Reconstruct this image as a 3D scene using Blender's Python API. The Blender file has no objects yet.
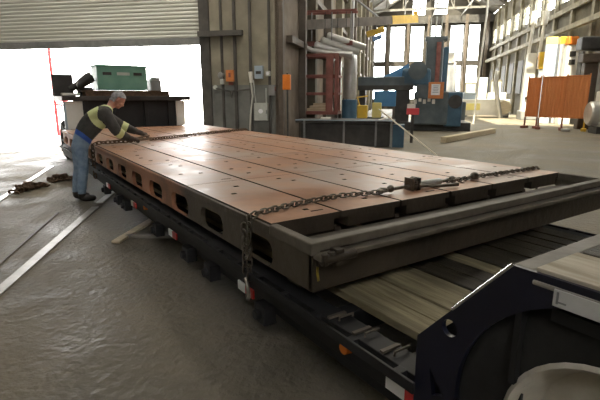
import bpy, bmesh, math, random
from mathutils import Vector, Matrix
random.seed(7)
R = math.radians
PI = math.pi
sc = bpy.context.scene
COL = sc.collection

# ------------------------------------------------------------------ camera, sky, sun, exposure
FPX = 452.0
PITCH = math.atan((200 - 96) / FPX)
FH = FPX / math.cos(PITCH)
HEAD = -math.atan((-13 - 300) / FH)            # camera heading, clockwise from +Y (the trailer's long axis)
HD = HEAD + R(12.3)                            # the hall's long axis, clockwise from +Y
cam_d = bpy.data.cameras.new('camera')
cam_d.sensor_width = 36
cam_d.lens = FPX / 600 * 36
cam_d.clip_end = 600
cam = bpy.data.objects.new('camera', cam_d)
COL.objects.link(cam)
cam.location = (0, 0, 1.6)
cam.rotation_euler = (PI / 2 - PITCH, 0, -HEAD)
sc.camera = cam

sc.view_settings.view_transform = 'Standard'
sc.view_settings.look = 'None'
sc.view_settings.gamma = 1
sc.view_settings.use_curve_mapping = False
sc.view_settings.exposure = 0.0
sc.cycles.use_denoising = True
sc.cycles.max_bounces = 7
sc.cycles.diffuse_bounces = 4
sc.cycles.transparent_max_bounces = 12
sc.cycles.sample_clamp_indirect = 6

w = bpy.data.worlds.new('sky')
sc.world = w
w.use_nodes = True
bg = w.node_tree.nodes['Background']
bg.inputs[0].default_value = (1.0, 0.985, 0.96, 1)
bg.inputs[1].default_value = 18.5

def H(u, v, z=0.0):
    return Vector((u * math.cos(HD) + v * math.sin(HD), -u * math.sin(HD) + v * math.cos(HD), z))

FILL_LAMP_W = 165.0                                 # each added fill lamp, watts

def hdir(a, b, c):
    return H(a, b, c)

sd = bpy.data.lights.new('sun', 'SUN')
sd.energy = 105.0
sd.angle = R(1)
sd.color = (1.0, 0.95, 0.86)
sun = bpy.data.objects.new('sun', sd)
COL.objects.link(sun)
sun.rotation_euler = hdir(0.10, 0.42, -0.90).to_track_quat('-Z', 'Y').to_euler()

def area(name, loc, direction, sx, sy, energy, color=(1, 1, 1), portal=False):
    d = bpy.data.lights.new(name, 'AREA')
    d.shape = 'RECTANGLE'
    d.size, d.size_y, d.energy, d.color = sx, sy, energy, color
    o = bpy.data.objects.new(name, d)
    COL.objects.link(o)
    o.location = loc
    o.rotation_euler = Vector(direction).to_track_quat('-Z', 'Z').to_euler()
    if portal:
        d.cycles.is_portal = True
    return o

area('door_portal', H(-11.75, 14.9, 1.62), hdir(0, -1, 0), 10.5, 3.25, 1, portal=True)
area('end_window_portal', H(3.2, 60.4, 7), hdir(0, -1, 0), 13, 13, 1, portal=True)
area('clerestory_portal', H(10.6, 37, 8.3), hdir(-1, 0, 0), 44, 1.6, 1, portal=True)
area('skylight_portal', H(3.2, 44, 15.3), hdir(0, 0, -1), 10, 28, 1, portal=True)

# ------------------------------------------------------------------ materials
def mat(name, c1, c2=None, scale=4.0, rough=0.6, rough2=None, metal=0.0, bump=0.0, bscale=None, stretch=None,
        lo=0.35, hi=0.65, c3=None, c3amt=0.5, c3scale=1.3, detail=6, spec=0.5, emit=None, estr=1.0):
    m = bpy.data.materials.new(name)
    m.use_nodes = True
    nt = m.node_tree
    b = nt.nodes['Principled BSDF']
    b.inputs['Roughness'].default_value = rough
    b.inputs['Metallic'].default_value = metal
    b.inputs['Specular IOR Level'].default_value = spec
    b.inputs['Base Color'].default_value = (*c1, 1)
    if emit:
        b.inputs['Emission Color'].default_value = (*emit, 1)
        b.inputs['Emission Strength'].default_value = estr
    if c2 is None and not bump:
        return m
    tc = nt.nodes.new('ShaderNodeTexCoord')
    mp = nt.nodes.new('ShaderNodeMapping')
    nt.links.new(tc.outputs['Object'], mp.inputs[0])
    if stretch:
        mp.inputs['Scale'].default_value = stretch
    n = nt.nodes.new('ShaderNodeTexNoise')
    n.inputs['Scale'].default_value = scale
    n.inputs['Detail'].default_value = detail
    n.inputs['Roughness'].default_value = 0.62
    nt.links.new(mp.outputs[0], n.inputs['Vector'])
    cr = nt.nodes.new('ShaderNodeValToRGB')
    cr.color_ramp.elements[0].position = lo
    cr.color_ramp.elements[1].position = hi
    cr.color_ramp.elements[0].color = (*c1, 1)
    cr.color_ramp.elements[1].color = (*(c2 or c1), 1)
    nt.links.new(n.outputs['Fac'], cr.inputs[0])
    out = cr.outputs[0]
    if c3:
        n3 = nt.nodes.new('ShaderNodeTexNoise')
        n3.inputs['Scale'].default_value = c3scale
        n3.inputs['Detail'].default_value = 5
        nt.links.new(mp.outputs[0], n3.inputs['Vector'])
        r3 = nt.nodes.new('ShaderNodeValToRGB')
        r3.color_ramp.elements[0].position = 0.48
        r3.color_ramp.elements[1].position = 0.66
        r3.color_ramp.elements[1].color = (c3amt, c3amt, c3amt, 1)
        nt.links.new(n3.outputs['Fac'], r3.inputs[0])
        mx = nt.nodes.new('ShaderNodeMix')
        mx.data_type = 'RGBA'
        nt.links.new(r3.outputs[0], mx.inputs['Factor'])
        nt.links.new(out, mx.inputs['A'])
        mx.inputs['B'].default_value = (*c3, 1)
        out = mx.outputs['Result']
    nt.links.new(out, b.inputs['Base Color'])
    if rough2 is not None:
        mr = nt.nodes.new('ShaderNodeMapRange')
        mr.inputs['From Min'].default_value = 0.35
        mr.inputs['From Max'].default_value = 0.65
        mr.inputs['To Min'].default_value = rough
        mr.inputs['To Max'].default_value = rough2
        nt.links.new(n.outputs['Fac'], mr.inputs[0])
        nt.links.new(mr.outputs[0], b.inputs['Roughness'])
    if bump:
        nb = nt.nodes.new('ShaderNodeTexNoise')
        nb.inputs['Scale'].default_value = bscale or scale * 2
        nb.inputs['Detail'].default_value = 5
        nt.links.new(mp.outputs[0], nb.inputs['Vector'])
        bp = nt.nodes.new('ShaderNodeBump')
        bp.inputs['Strength'].default_value = bump
        bp.inputs['Distance'].default_value = 0.05
        nt.links.new(nb.outputs['Fac'], bp.inputs['Height'])
        nt.links.new(bp.outputs[0], b.inputs['Normal'])
    return m

def glass(name, tint=(0.96, 0.98, 0.98), gl=0.06):
    m = bpy.data.materials.new(name)
    m.use_nodes = True
    nt = m.node_tree
    nt.nodes.remove(nt.nodes['Principled BSDF'])
    t = nt.nodes.new('ShaderNodeBsdfTransparent')
    t.inputs[0].default_value = (*tint, 1)
    g = nt.nodes.new('ShaderNodeBsdfGlossy')
    g.inputs['Roughness'].default_value = 0.1
    mx = nt.nodes.new('ShaderNodeMixShader')
    mx.inputs[0].default_value = gl
    nt.links.new(t.outputs[0], mx.inputs[1])
    nt.links.new(g.outputs[0], mx.inputs[2])
    nt.links.new(mx.outputs[0], nt.nodes['Material Output'].inputs[0])
    return m

M = {}
M['floor'] = mat('dirt_concrete', (0.075, 0.065, 0.046), (0.225, 0.198, 0.146), 0.9, 0.46, 0.85, bump=0.5, bscale=16,
                 c3=(0.22, 0.185, 0.13), c3amt=0.55, c3scale=0.35, detail=9, lo=0.3, hi=0.72)
M['ground'] = mat('yard_concrete', (0.55, 0.53, 0.50), (0.66, 0.64, 0.6), 0.4, 0.8)
M['tile'] = mat('rusty_plate_top', (0.29, 0.130, 0.064), (0.47, 0.255, 0.15), 3.0, 0.34, 0.52, metal=0.0, spec=0.7, bump=0.07, bscale=9,
                c3=(0.38, 0.32, 0.28), c3amt=0.8, c3scale=0.9, detail=9)
M['plate_side'] = mat('plate_side_paint', (0.46, 0.20, 0.10), (0.34, 0.165, 0.09), 1.3, 0.55, bump=0.2, bscale=12,
                      c3=(0.17, 0.115, 0.075), c3amt=0.45, c3scale=1.2)
M['plate_dark'] = mat('plate_oily_shaded_iron', (0.030, 0.023, 0.016), (0.056, 0.043, 0.029), 2.5, 0.5, 0.65, bump=0.2, bscale=14)
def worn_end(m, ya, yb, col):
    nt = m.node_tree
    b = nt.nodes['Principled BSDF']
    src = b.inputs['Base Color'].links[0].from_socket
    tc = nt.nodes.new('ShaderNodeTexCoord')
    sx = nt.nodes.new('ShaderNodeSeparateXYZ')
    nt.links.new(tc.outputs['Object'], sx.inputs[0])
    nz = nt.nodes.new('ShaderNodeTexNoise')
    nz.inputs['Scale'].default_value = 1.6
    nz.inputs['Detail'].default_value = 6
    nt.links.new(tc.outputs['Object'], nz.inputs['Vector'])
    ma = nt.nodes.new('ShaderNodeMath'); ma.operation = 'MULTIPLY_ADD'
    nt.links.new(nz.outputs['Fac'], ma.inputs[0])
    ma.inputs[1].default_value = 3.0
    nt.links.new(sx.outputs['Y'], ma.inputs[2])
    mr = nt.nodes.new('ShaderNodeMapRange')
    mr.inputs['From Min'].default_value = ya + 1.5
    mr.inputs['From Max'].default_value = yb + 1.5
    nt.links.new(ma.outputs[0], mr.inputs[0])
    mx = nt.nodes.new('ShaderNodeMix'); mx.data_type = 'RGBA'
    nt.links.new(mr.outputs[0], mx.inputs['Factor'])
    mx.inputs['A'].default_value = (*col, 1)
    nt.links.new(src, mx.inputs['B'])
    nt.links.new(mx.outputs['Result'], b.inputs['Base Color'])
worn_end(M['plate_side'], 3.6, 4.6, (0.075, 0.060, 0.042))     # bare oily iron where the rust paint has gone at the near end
M['rim'] = mat('plate_worn_rim', (0.095, 0.080, 0.060), (0.16, 0.14, 0.108), 5, 0.6, bump=0.1, spec=0.3)
M['black_steel'] = mat('black_painted_steel', (0.006, 0.0065, 0.008), (0.014, 0.0145, 0.016), 3, 0.65, bump=0.05)
M['navy'] = mat('navy_painted_steel', (0.005, 0.006, 0.016), (0.012, 0.014, 0.032), 2, 0.35, bump=0.04)
M['plank'] = mat('weathered_plank', (0.17, 0.145, 0.080), (0.33, 0.29, 0.175), 3, 0.75, bump=0.3, bscale=12, stretch=(9, 0.7, 2), c3=(0.07, 0.05, 0.03), c3amt=0.6, c3scale=0.8)
M['plank_dark'] = mat('dark_shaded_plank', (0.022, 0.018, 0.012), (0.050, 0.042, 0.026), 3, 0.6, bump=0.3, bscale=12, stretch=(9, 0.7, 2))
M['plank_pale'] = mat('worn_pale_plank', (0.30, 0.25, 0.17), (0.50, 0.45, 0.35), 2.5, 0.7, bump=0.2, stretch=(7, 0.8, 2), c3=(0.18, 0.13, 0.07), c3amt=0.6, c3scale=1.2)
M['grey_beam'] = mat('dusty_grey_steel', (0.15, 0.135, 0.115), (0.24, 0.22, 0.19), 6, 0.6, bump=0.1)
M['tyre'] = mat('tyre_rubber', (0.009, 0.009, 0.0085), (0.018, 0.0175, 0.0165), 8, 0.8, bump=0.1)
M['rimwhite'] = mat('white_wheel_paint', (0.50, 0.46, 0.38), (0.66, 0.62, 0.54), 6, 0.45)
M['chain'] = mat('chain_steel', (0.10, 0.085, 0.065), (0.21, 0.185, 0.15), 20, 0.4, metal=0.7)
M['chain_rust'] = mat('chain_rust', (0.075, 0.045, 0.025), (0.15, 0.09, 0.05), 20, 0.65, metal=0.2)
M['red'] = mat('reflector_red', (0.55, 0.03, 0.025), rough=0.3)
M['white'] = mat('reflector_white', (0.78, 0.78, 0.76), rough=0.35)
M['orange_lens'] = mat('amber_lens', (0.75, 0.20, 0.03), rough=0.25)
M['decal'] = mat('dull_white_panel', (0.50, 0.50, 0.48), (0.60, 0.60, 0.58), 8, 0.5)
M['yellow_mark'] = mat('yellow_crayon', (0.36, 0.28, 0.03), (0.15, 0.11, 0.03), 30, 0.7)
M['grey_wall'] = mat('grimy_sheet_wall', (0.19, 0.175, 0.13), (0.32, 0.295, 0.225), 0.9, 0.75, bump=0.12, c3=(0.15, 0.135, 0.105), c3amt=0.6, c3scale=0.5)
M['wainscot'] = mat('grimy_grey_band', (0.125, 0.13, 0.122), (0.20, 0.205, 0.19), 1.2, 0.7, bump=0.12)
M['hall_left'] = mat('old_brown_wall', (0.10, 0.075, 0.055), (0.21, 0.17, 0.13), 0.8, 0.8, bump=0.1, c3=(0.30, 0.26, 0.21), c3amt=0.5, c3scale=0.6)
M['hall_right'] = mat('old_pale_brick', (0.085, 0.077, 0.054), (0.20, 0.18, 0.13), 0.9, 0.8, bump=0.1, c3=(0.05, 0.045, 0.033), c3amt=0.7, c3scale=0.45)
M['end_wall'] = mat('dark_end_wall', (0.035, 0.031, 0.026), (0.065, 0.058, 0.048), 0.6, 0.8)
M['roof'] = mat('roof_deck', (0.10, 0.096, 0.088), (0.19, 0.18, 0.165), 0.7, 0.7)
M['truss'] = mat('pale_truss_paint', (0.14, 0.132, 0.115), (0.25, 0.238, 0.21), 2, 0.5)
M['column'] = mat('brown_steel', (0.07, 0.056, 0.042), (0.125, 0.10, 0.078), 2, 0.6)
M['column_dark'] = mat('dark_steel', (0.045, 0.042, 0.04), (0.085, 0.08, 0.072), 2, 0.6)
M['pale_col'] = mat('pale_column_paint', (0.15, 0.135, 0.095), (0.31, 0.28, 0.20), 1.5, 0.65)
M['rollup'] = mat('galvanised_slats', (0.52, 0.53, 0.48), (0.66, 0.67, 0.62), 1.0, 0.45, metal=0.0, stretch=(0.3, 1, 3))
M['glass'] = glass('clear_glass')
M['fibreglass'] = glass('dusty_fibreglass_sheet', (0.50, 0.49, 0.45), 0.04)
M['lite_grey'] = mat('light_grey_enamel', (0.40, 0.42, 0.40), (0.50, 0.52, 0.49), 4, 0.4)
M['pale_blue'] = mat('pale_blue_enamel', (0.36, 0.44, 0.52), rough=0.4)
M['mid_grey'] = mat('mid_grey_paint', (0.18, 0.19, 0.19), (0.25, 0.25, 0.25), 4, 0.5)
M['orange'] = mat('orange_paint', (0.80, 0.24, 0.03), (0.70, 0.19, 0.02), 6, 0.45)
M['rust_orange'] = mat('faded_orange_paint', (0.62, 0.23, 0.07), (0.50, 0.16, 0.05), 6, 0.5)
M['rust_red'] = mat('red_oxide_paint', (0.17, 0.055, 0.042), (0.26, 0.10, 0.08), 4, 0.6)
M['screen'] = mat('rust_curtain', (0.56, 0.20, 0.065), (0.68, 0.27, 0.095), 1.5, 0.6, stretch=(3, 3, 0.3))
M['yellow'] = mat('safety_yellow', (0.78, 0.50, 0.04), (0.62, 0.40, 0.05), 3, 0.45)
M['pale_yellow'] = mat('pale_yellow_paint', (0.80, 0.70, 0.25), (0.70, 0.62, 0.22), 3, 0.5)
M['blue'] = mat('machine_blue', (0.028, 0.075, 0.125), (0.05, 0.12, 0.18), 2, 0.45)
M['blue_grey'] = mat('machine_blue_grey', (0.055, 0.075, 0.085), (0.10, 0.125, 0.135), 2, 0.5)
M['bright_blue'] = mat('bright_blue_paint', (0.05, 0.19, 0.42), (0.08, 0.26, 0.5), 3, 0.5)
M['tarp_blue'] = mat('blue_tarp', (0.18, 0.30, 0.55), rough=0.5)
M['silver'] = mat('galvanised_duct', (0.55, 0.55, 0.53), (0.68, 0.68, 0.66), 3, 0.35, metal=0.6)
M['machine_white'] = mat('machine_white', (0.66, 0.64, 0.58), (0.76, 0.74, 0.68), 2, 0.5)
M['dark_iron'] = mat('dark_iron', (0.022, 0.021, 0.020), (0.05, 0.046, 0.042), 3, 0.5)
M['green_box'] = mat('haze_lightened_green', (0.12, 0.28, 0.21), (0.17, 0.34, 0.26), 2.5, 0.5)  # green lightened slightly to carry glare haze in its colour
M['wood'] = mat('raw_timber', (0.46, 0.38, 0.25), (0.60, 0.52, 0.37), 3, 0.7, stretch=(1, 8, 8))
M['wood_stick'] = mat('pale_stick', (0.55, 0.50, 0.40), (0.65, 0.6, 0.5), 3, 0.6)
M['rail'] = mat('worn_rail_steel', (0.30, 0.29, 0.26), (0.46, 0.45, 0.42), 4, 0.4, metal=0.3)
M['hose'] = mat('pale_hose', (0.50, 0.50, 0.45), rough=0.5)
M['skin'] = mat('skin', (0.50, 0.24, 0.17), (0.56, 0.29, 0.21), 8, 0.5)
M['hair'] = mat('grey_hair', (0.26, 0.26, 0.27), (0.42, 0.42, 0.43), 30, 0.7)
M['jeans'] = mat('washed_denim', (0.18, 0.26, 0.37), (0.29, 0.38, 0.48), 14, 0.85, bump=0.2)
M['jacket'] = mat('dark_work_jacket', (0.035, 0.035, 0.032), (0.065, 0.062, 0.056), 10, 0.8, bump=0.25)
M['shirt'] = mat('royal_blue_shirt', (0.03, 0.09, 0.38), (0.05, 0.13, 0.48), 10, 0.8)
M['hivis'] = mat('hi_vis_lime', (0.66, 0.72, 0.33), (0.74, 0.78, 0.42), 10, 0.6)
M['glove'] = mat('dark_gloves', (0.05, 0.04, 0.035), (0.10, 0.075, 0.06), 12, 0.75)
M['boot'] = mat('dark_boots', (0.03, 0.026, 0.024), (0.055, 0.045, 0.04), 10, 0.6)
M['red_paint'] = mat('bright_red_paint', (0.60, 0.05, 0.06), rough=0.5)
M['paper'] = mat('white_paper', (0.85, 0.86, 0.9), rough=0.7)
M['ink'] = mat('ink', (0.10, 0.12, 0.2), rough=0.7)
M['fill_lamp_glow'] = mat('fill_lamp_diffuser', (0.9, 0.9, 0.85), rough=0.5, emit=(1.0, 0.93, 0.8), estr=6)

# ------------------------------------------------------------------ mesh helpers
class MB:
    def __init__(s):
        s.bm = bmesh.new()
    def box(s, c, d, rot=None, taper=None):
        r = bmesh.ops.create_cube(s.bm, size=1)['verts']
        for v in r:
            p = Vector((v.co.x * d[0], v.co.y * d[1], v.co.z * d[2]))
            if taper and v.co.z > 0:
                p.x *= taper; p.y *= taper
            v.co = p
        m = Matrix.Translation(c)
        if rot is not None:
            m = m @ (rot.to_4x4() if isinstance(rot, Matrix) else Matrix.Rotation(rot, 4, 'Z'))
        bmesh.ops.transform(s.bm, matrix=m, verts=r)
        return s
    def bar(s, a, b, wx, wz):                                 # rectangular bar from a to b
        a, b = Vector(a), Vector(b)
        d = b - a
        q = d.to_track_quat('Y', 'Z').to_matrix()
        return s.box((a + b) / 2, (wx, d.length, wz), q)
    def cyl(s, a, b, r, r2=None, n=16):
        a, b = Vector(a), Vector(b)
        d = b - a
        vs = bmesh.ops.create_cone(s.bm, cap_ends=True, segments=n, radius1=r, radius2=r if r2 is None else r2, depth=d.length)['verts']
        m = Matrix.Translation((a + b) / 2) @ d.to_track_quat('Z', 'Y').to_matrix().to_4x4()
        bmesh.ops.transform(s.bm, matrix=m, verts=vs)
        return s
    def ball(s, c, r, n=12, mt=None):
        vs = bmesh.ops.create_uvsphere(s.bm, u_segments=n, v_segments=max(6, n // 2 + 2), radius=1)['verts']
        rr = (r, r, r) if not hasattr(r, '__len__') else r
        for v in vs:
            v.co = Vector((v.co.x * rr[0], v.co.y * rr[1], v.co.z * rr[2]))
            v.co = (mt @ v.co) if mt is not None else v.co + Vector(c)
        return s
    def tube(s, pts, r, n=8, closed=False):
        pts = [Vector(p) for p in pts]
        k = len(pts)
        rings = []
        up = Vector((0, 0, 1))
        prev = None
        for i, p in enumerate(pts):
            if closed:
                t = pts[(i + 1) % k] - pts[i - 1]
            else:
                t = pts[min(i + 1, k - 1)] - pts[max(i - 1, 0)]
            t.normalize()
            if prev is None:
                a = t.cross(up)
                if a.length < 1e-3:
                    a = t.cross(Vector((1, 0, 0)))
            else:
                a = prev - t * prev.dot(t)
            a.normalize()
            prev = a
            b = t.cross(a)
            rr = r[i] if hasattr(r, '__len__') else r
            rings.append([s.bm.verts.new(p + (a * math.cos(2 * PI * j / n) + b * math.sin(2 * PI * j / n)) * rr) for j in range(n)])
        for i in range(k if closed else k - 1):
            A, B = rings[i], rings[(i + 1) % k]
            for j in range(n):
                s.bm.faces.new((A[j], A[(j + 1) % n], B[(j + 1) % n], B[j]))
        if not closed:
            s.bm.faces.new(rings[0][::-1]); s.bm.faces.new(rings[-1])
        return s
    def lathe(s, prof, c=(0, 0, 0), axis='Z', n=32):          # prof: (radius, height) pairs
        rings = []
        for r, h in prof:
            ring = []
            for j in range(n):
                a = 2 * PI * j / n
                p = (r * math.cos(a), r * math.sin(a), h)
                if axis == 'X':
                    p = (h, p[0], p[1])
                elif axis == 'Y':
                    p = (p[0], h, p[1])
                ring.append(s.bm.verts.new(Vector(p) + Vector(c)))
            rings.append(ring)
        for A, B in zip(rings, rings[1:]):
            for j in range(n):
                s.bm.faces.new((A[j], A[(j + 1) % n], B[(j + 1) % n], B[j]))
        return s
    def poly(s, pts, off):                                    # closed prism: polygon pts extruded by vector off
        off = Vector(off)
        a = [s.bm.verts.new(Vector(p)) for p in pts]
        b = [s.bm.verts.new(Vector(p) + off) for p in pts]
        n = len(pts)
        s.bm.faces.new(a[::-1]); s.bm.faces.new(b)
        for i in range(n):
            s.bm.faces.new((a[i], a[(i + 1) % n], b[(i + 1) % n], b[i]))
        return s
    def mesh(s, me, mtx):
        n0 = len(s.bm.verts)
        s.bm.from_mesh(me)
        s.bm.verts.ensure_lookup_table()
        bmesh.ops.transform(s.bm, matrix=mtx, verts=s.bm.verts[n0:])
        return s
    def obj(s, name, m, parent=None, loc=(0, 0, 0), rot=(0, 0, 0), smooth=False, bevel=0.0):
        bmesh.ops.recalc_face_normals(s.bm, faces=s.bm.faces)
        me = bpy.data.meshes.new(name)
        s.bm.to_mesh(me)
        s.bm.free()
        me.materials.append(M[m] if isinstance(m, str) else m)
        o = bpy.data.objects.new(name, me)
        COL.objects.link(o)
        o.location = loc
        o.rotation_euler = rot
        if parent:
            o.parent = parent
        if smooth:
            me.polygons.foreach_set('use_smooth', [True] * len(me.polygons))
            try:
                me.set_sharp_from_angle(angle=R(40))
            except Exception:
                pass
        if bevel:
            b = o.modifiers.new('edge', 'BEVEL')
            b.width = bevel
            b.segments = 2
            b.limit_method = 'ANGLE'
        return o

def sheet(outer, holes, t):
    """flat plate in local XY with holes, thickness t, centred on z=0; returns mesh data"""
    cu = bpy.data.curves.new('outline', 'CURVE')
    cu.dimensions = '2D'
    cu.fill_mode = 'BOTH'
    cu.extrude = t / 2
    for loop in [outer] + holes:
        sp = cu.splines.new('POLY')
        sp.points.add(len(loop) - 1)
        for p, q in zip(sp.points, loop):
            p.co = (q[0], q[1], 0, 1)
        sp.use_cyclic_u = True
    o = bpy.data.objects.new('outline', cu)
    COL.objects.link(o)
    dg = bpy.context.evaluated_depsgraph_get()
    me = bpy.data.meshes.new_from_object(o.evaluated_get(dg))
    bpy.data.objects.remove(o)
    bpy.data.curves.remove(cu)
    return me

def rect(x0, y0, x1, y1):
    return [(x0, y0), (x1, y0), (x1, y1), (x0, y1)]

def rrect(cx, cy, wx, wy, r, n=5):
    out = []
    for sx, sy, a0 in ((1, 1, 0), (-1, 1, 90), (-1, -1, 180), (1, -1, 270)):
        for i in range(n + 1):
            a = R(a0 + 90 * i / n)
            out.append((cx + sx * (wx / 2 - r) + r * math.cos(a), cy + sy * (wy / 2 - r) + r * math.sin(a)))
    return out

def circ(cx, cy, r, n=20, a0=0, a1=360):
    return [(cx + r * math.cos(R(a0 + (a1 - a0) * i / n)), cy + r * math.sin(R(a0 + (a1 - a0) * i / n))) for i in range(n if a1 - a0 == 360 else n + 1)]

M_XZ = Matrix(((1, 0, 0, 0), (0, 0, 1, 0), (0, 1, 0, 0), (0, 0, 0, 1)))    # sheet (x,y) -> (x, z) plane, thickness along y
M_YZ = Matrix(((0, 0, 1, 0), (1, 0, 0, 0), (0, 1, 0, 0), (0, 0, 0, 1)))    # sheet (x,y) -> (y, z) plane, thickness along x

def tag(o, label, cat, group=None, kind=None):
    o['label'] = label
    o['category'] = cat
    if group:
        o['group'] = group
    if kind:
        o['kind'] = kind
    return o

def thing(name, label, cat, loc=(0, 0, 0), rz=0.0, group=None, kind=None):
    o = bpy.data.objects.new(name, None)
    COL.objects.link(o)
    o.location = loc
    o.rotation_euler = (0, 0, rz)
    return tag(o, label, cat, group, kind)

def hthing(name, label, cat, u, v, z=0.0, rot=0.0, group=None):
    return thing(name, label, cat, H(u, v, z), -HD + rot, group)

def struct(mb, name, m, hall=True, bevel=0.0, parent=None):
    o = mb.obj(name, m, parent, rot=(0, 0, -HD if hall and not parent else 0), bevel=bevel)
    if not parent:
        o['kind'] = 'structure'
    return o

def dup(o, loc=None, label=None, parent=None, rot=None):
    c = o.copy()
    COL.objects.link(c)
    if parent:
        c.parent = parent
    if loc is not None:
        c.location = loc
    if rot is not None:
        c.rotation_euler = rot
    if label:
        c['label'] = label
    for ch in list(o.children):
        dup(ch, parent=c)
    return c

# ------------------------------------------------------------------ the setting (hall axes: u right, v deep)
UL, UR, VW, VE, UW, VB = -3.72, 10.2, 14.5, 60.0, -20.0, -12.0
EAVE, RIDGE = 11.0, 15.2
UM = (UL + UR) / 2
DOOR = (-17.0, -6.5, 3.25)

fl = MB()
for (a, b, c, d) in ((UW, VB, UR, VW), (UL, VW, UR, VE)):
    fl.bm.faces.new([fl.bm.verts.new((x, y, 0)) for x, y in rect(a, b, c, d)])
struct(fl, 'floor', 'floor')
gr = MB()
gr.bm.faces.new([gr.bm.verts.new((x, y, -0.03)) for x, y in rect(-160, -60, 120, 220)])
struct(gr, 'ground', 'ground')

# door wall with the opening, and the two-tone grimy sheet
wd = MB()
wd.mesh(sheet([(UW, 0), (DOOR[0], 0), (DOOR[0], 8.2), (DOOR[1], 8.2), (DOOR[1], 1.95), (UL, 1.95), (UL, 11.5), (UW, 11.5)], [], 0.25), Matrix.Translation((0, VW + 0.125, 0)) @ M_XZ)
struct(wd, 'wall_door', 'grey_wall')
struct(MB().box(((DOOR[1] + UL) / 2, VW + 0.125, 0.975), (UL - DOOR[1], 0.25, 1.95)), 'wall_door_lower', 'wainscot')
# vertical seams and the short dark girt on that wall
n = 1
for u, wdt in ((-6.32, 0.34), (-5.75, 0.07), (-5.30, 0.09), (-4.78, 0.08), (-4.15, 0.07)):
    struct(MB().box((u, VW - 0.04, 4.5), (wdt, 0.08, 9)), 'trim_%d' % n, 'column_dark', bevel=0.005); n += 1
struct(MB().box((-5.75, VW - 0.12, 3.55), (1.5, 0.16, 0.16)), 'trim_%d' % n, 'column_dark'); n += 1
struct(MB().box((UL - 0.02, VW - 0.1, 5.5), (0.16, 0.2, 11)), 'trim_%d' % n, 'column'); n += 1

# roll-up door, part-way down
rd = MB()
prof = []
z = DOOR[2] + 0.22
while z < 8.4:
    prof += [(0.0, z), (0.028, z + 0.035), (0.028, z + 0.075), (0.0, z + 0.105)]
    z += 0.12
pv = [[rd.bm.verts.new((u, VW + 0.12 - d, zz)) for d, zz in prof] for u in (DOOR[0] - 0.05, DOOR[1] + 0.05)]
for i in range(len(prof) - 1):
    rd.bm.faces.new((pv[0][i], pv[1][i], pv[1][i + 1], pv[0][i + 1]))
dr = struct(rd, 'door_1', 'rollup')
MB().box(((DOOR[0] + DOOR[1]) / 2, VW + 0.11, DOOR[2] + 0.11), (DOOR[1] - DOOR[0] + 0.1, 0.07, 0.24)).obj('bottom_bar', 'mid_grey', dr, bevel=0.01)

# hall walls
wl = MB()
wl.box((UL - 0.125, (VW + VE) / 2, EAVE / 2), (0.25, VE - VW, EAVE))
struct(wl, 'wall_left', 'hall_left')
cw = []
v = 15.8
while v < 57:
    cw.append(rect(v, 7.6, v + 2.9, 9.1))
    v += 3.4
wr = MB().mesh(sheet(rect(VB, 0, VE, EAVE), cw, 0.25), Matrix.Translation((UR + 0.125, 0, 0)) @ M_YZ)
struct(wr, 'wall_right', 'hall_right')
wi = 1
for c in cw:
    f = MB()
    (a, b), (c2, d2) = c[0], c[2]
    for k in range(5):
        f.box((UR + 0.1, a + (c2 - a) * k / 4, (b + d2) / 2), (0.06, 0.05, d2 - b))
    for zz in (b, (b + d2) / 2, d2):
        f.box((UR + 0.1, (a + c2) / 2, zz), (0.06, c2 - a, 0.05))
    fo = struct(f, 'window_%d' % wi, 'pale_col')
    MB().box((UR + 0.1, (a + c2) / 2, (b + d2) / 2), (0.008, c2 - a, d2 - b)).obj('pane', 'glass', fo)
    wi += 1

hx = lambda x, v: v * math.tan(math.atan((x - 300) / FH) - R(12.3))
def ux(x, v):
    return v * math.tan(math.atan((x - 300) / FH) - R(12.3))
ew = []
for x0, x1 in ((372.5, 383.5), (388, 402), (407.5, 420.5), (427, 437), (446, 459), (464, 475)):
    a, b = ux(x0, VE), ux(x1, VE)
    ew.append(rect(a, 5.75, b, 9.9))
    ew.append(rect(a, 1.2, b, 5.25))
for x0, x1 in ((408, 421), (429, 442)):
    ew.append(rect(ux(x0, VE), 11.1, ux(x1, VE), 13.4))
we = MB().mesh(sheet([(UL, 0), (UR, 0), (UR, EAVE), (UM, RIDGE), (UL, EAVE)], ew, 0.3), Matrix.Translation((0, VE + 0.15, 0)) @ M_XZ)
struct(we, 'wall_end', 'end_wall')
for c in ew:
    (a, b), (c2, d2) = c[0], c[2]
    f = MB()
    for uu in (a, c2):
        f.box((uu, VE + 0.1, (b + d2) / 2), (0.12, 0.1, d2 - b + 0.12))
    for zz in (b, d2):
        f.box(((a + c2) / 2, VE + 0.1, zz), (c2 - a, 0.1, 0.12))
    fo = struct(f, 'window_%d' % wi, 'column_dark')
    MB().box(((a + c2) / 2, VE + 0.1, (b + d2) / 2), (c2 - a, 0.01, d2 - b)).obj('pane', 'glass', fo)
    wi += 1
for x in (385.7, 405, 425, 442, 461.5, 482):
    struct(MB().box((ux(x, VE - 0.5), VE - 0.3, 5.5), (0.34, 0.4, 11)), 'trim_%d' % n, 'column'); n += 1
struct(MB().box((UM, VE - 0.25, 10.5), (UR - UL, 0.3, 0.8)), 'trim_%d' % n, 'column_dark'); n += 1

# walls behind and beside the camera
struct(MB().box((UW - 0.125, (VB + VW) / 2, 5.7), (0.25, VW - VB, 11.5)), 'wall_west', 'hall_right')
struct(MB().box(((UW + UR) / 2, VB - 0.125, 5.7), (UR - UW, 0.25, 11.5)), 'wall_rear', 'hall_right')
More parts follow.
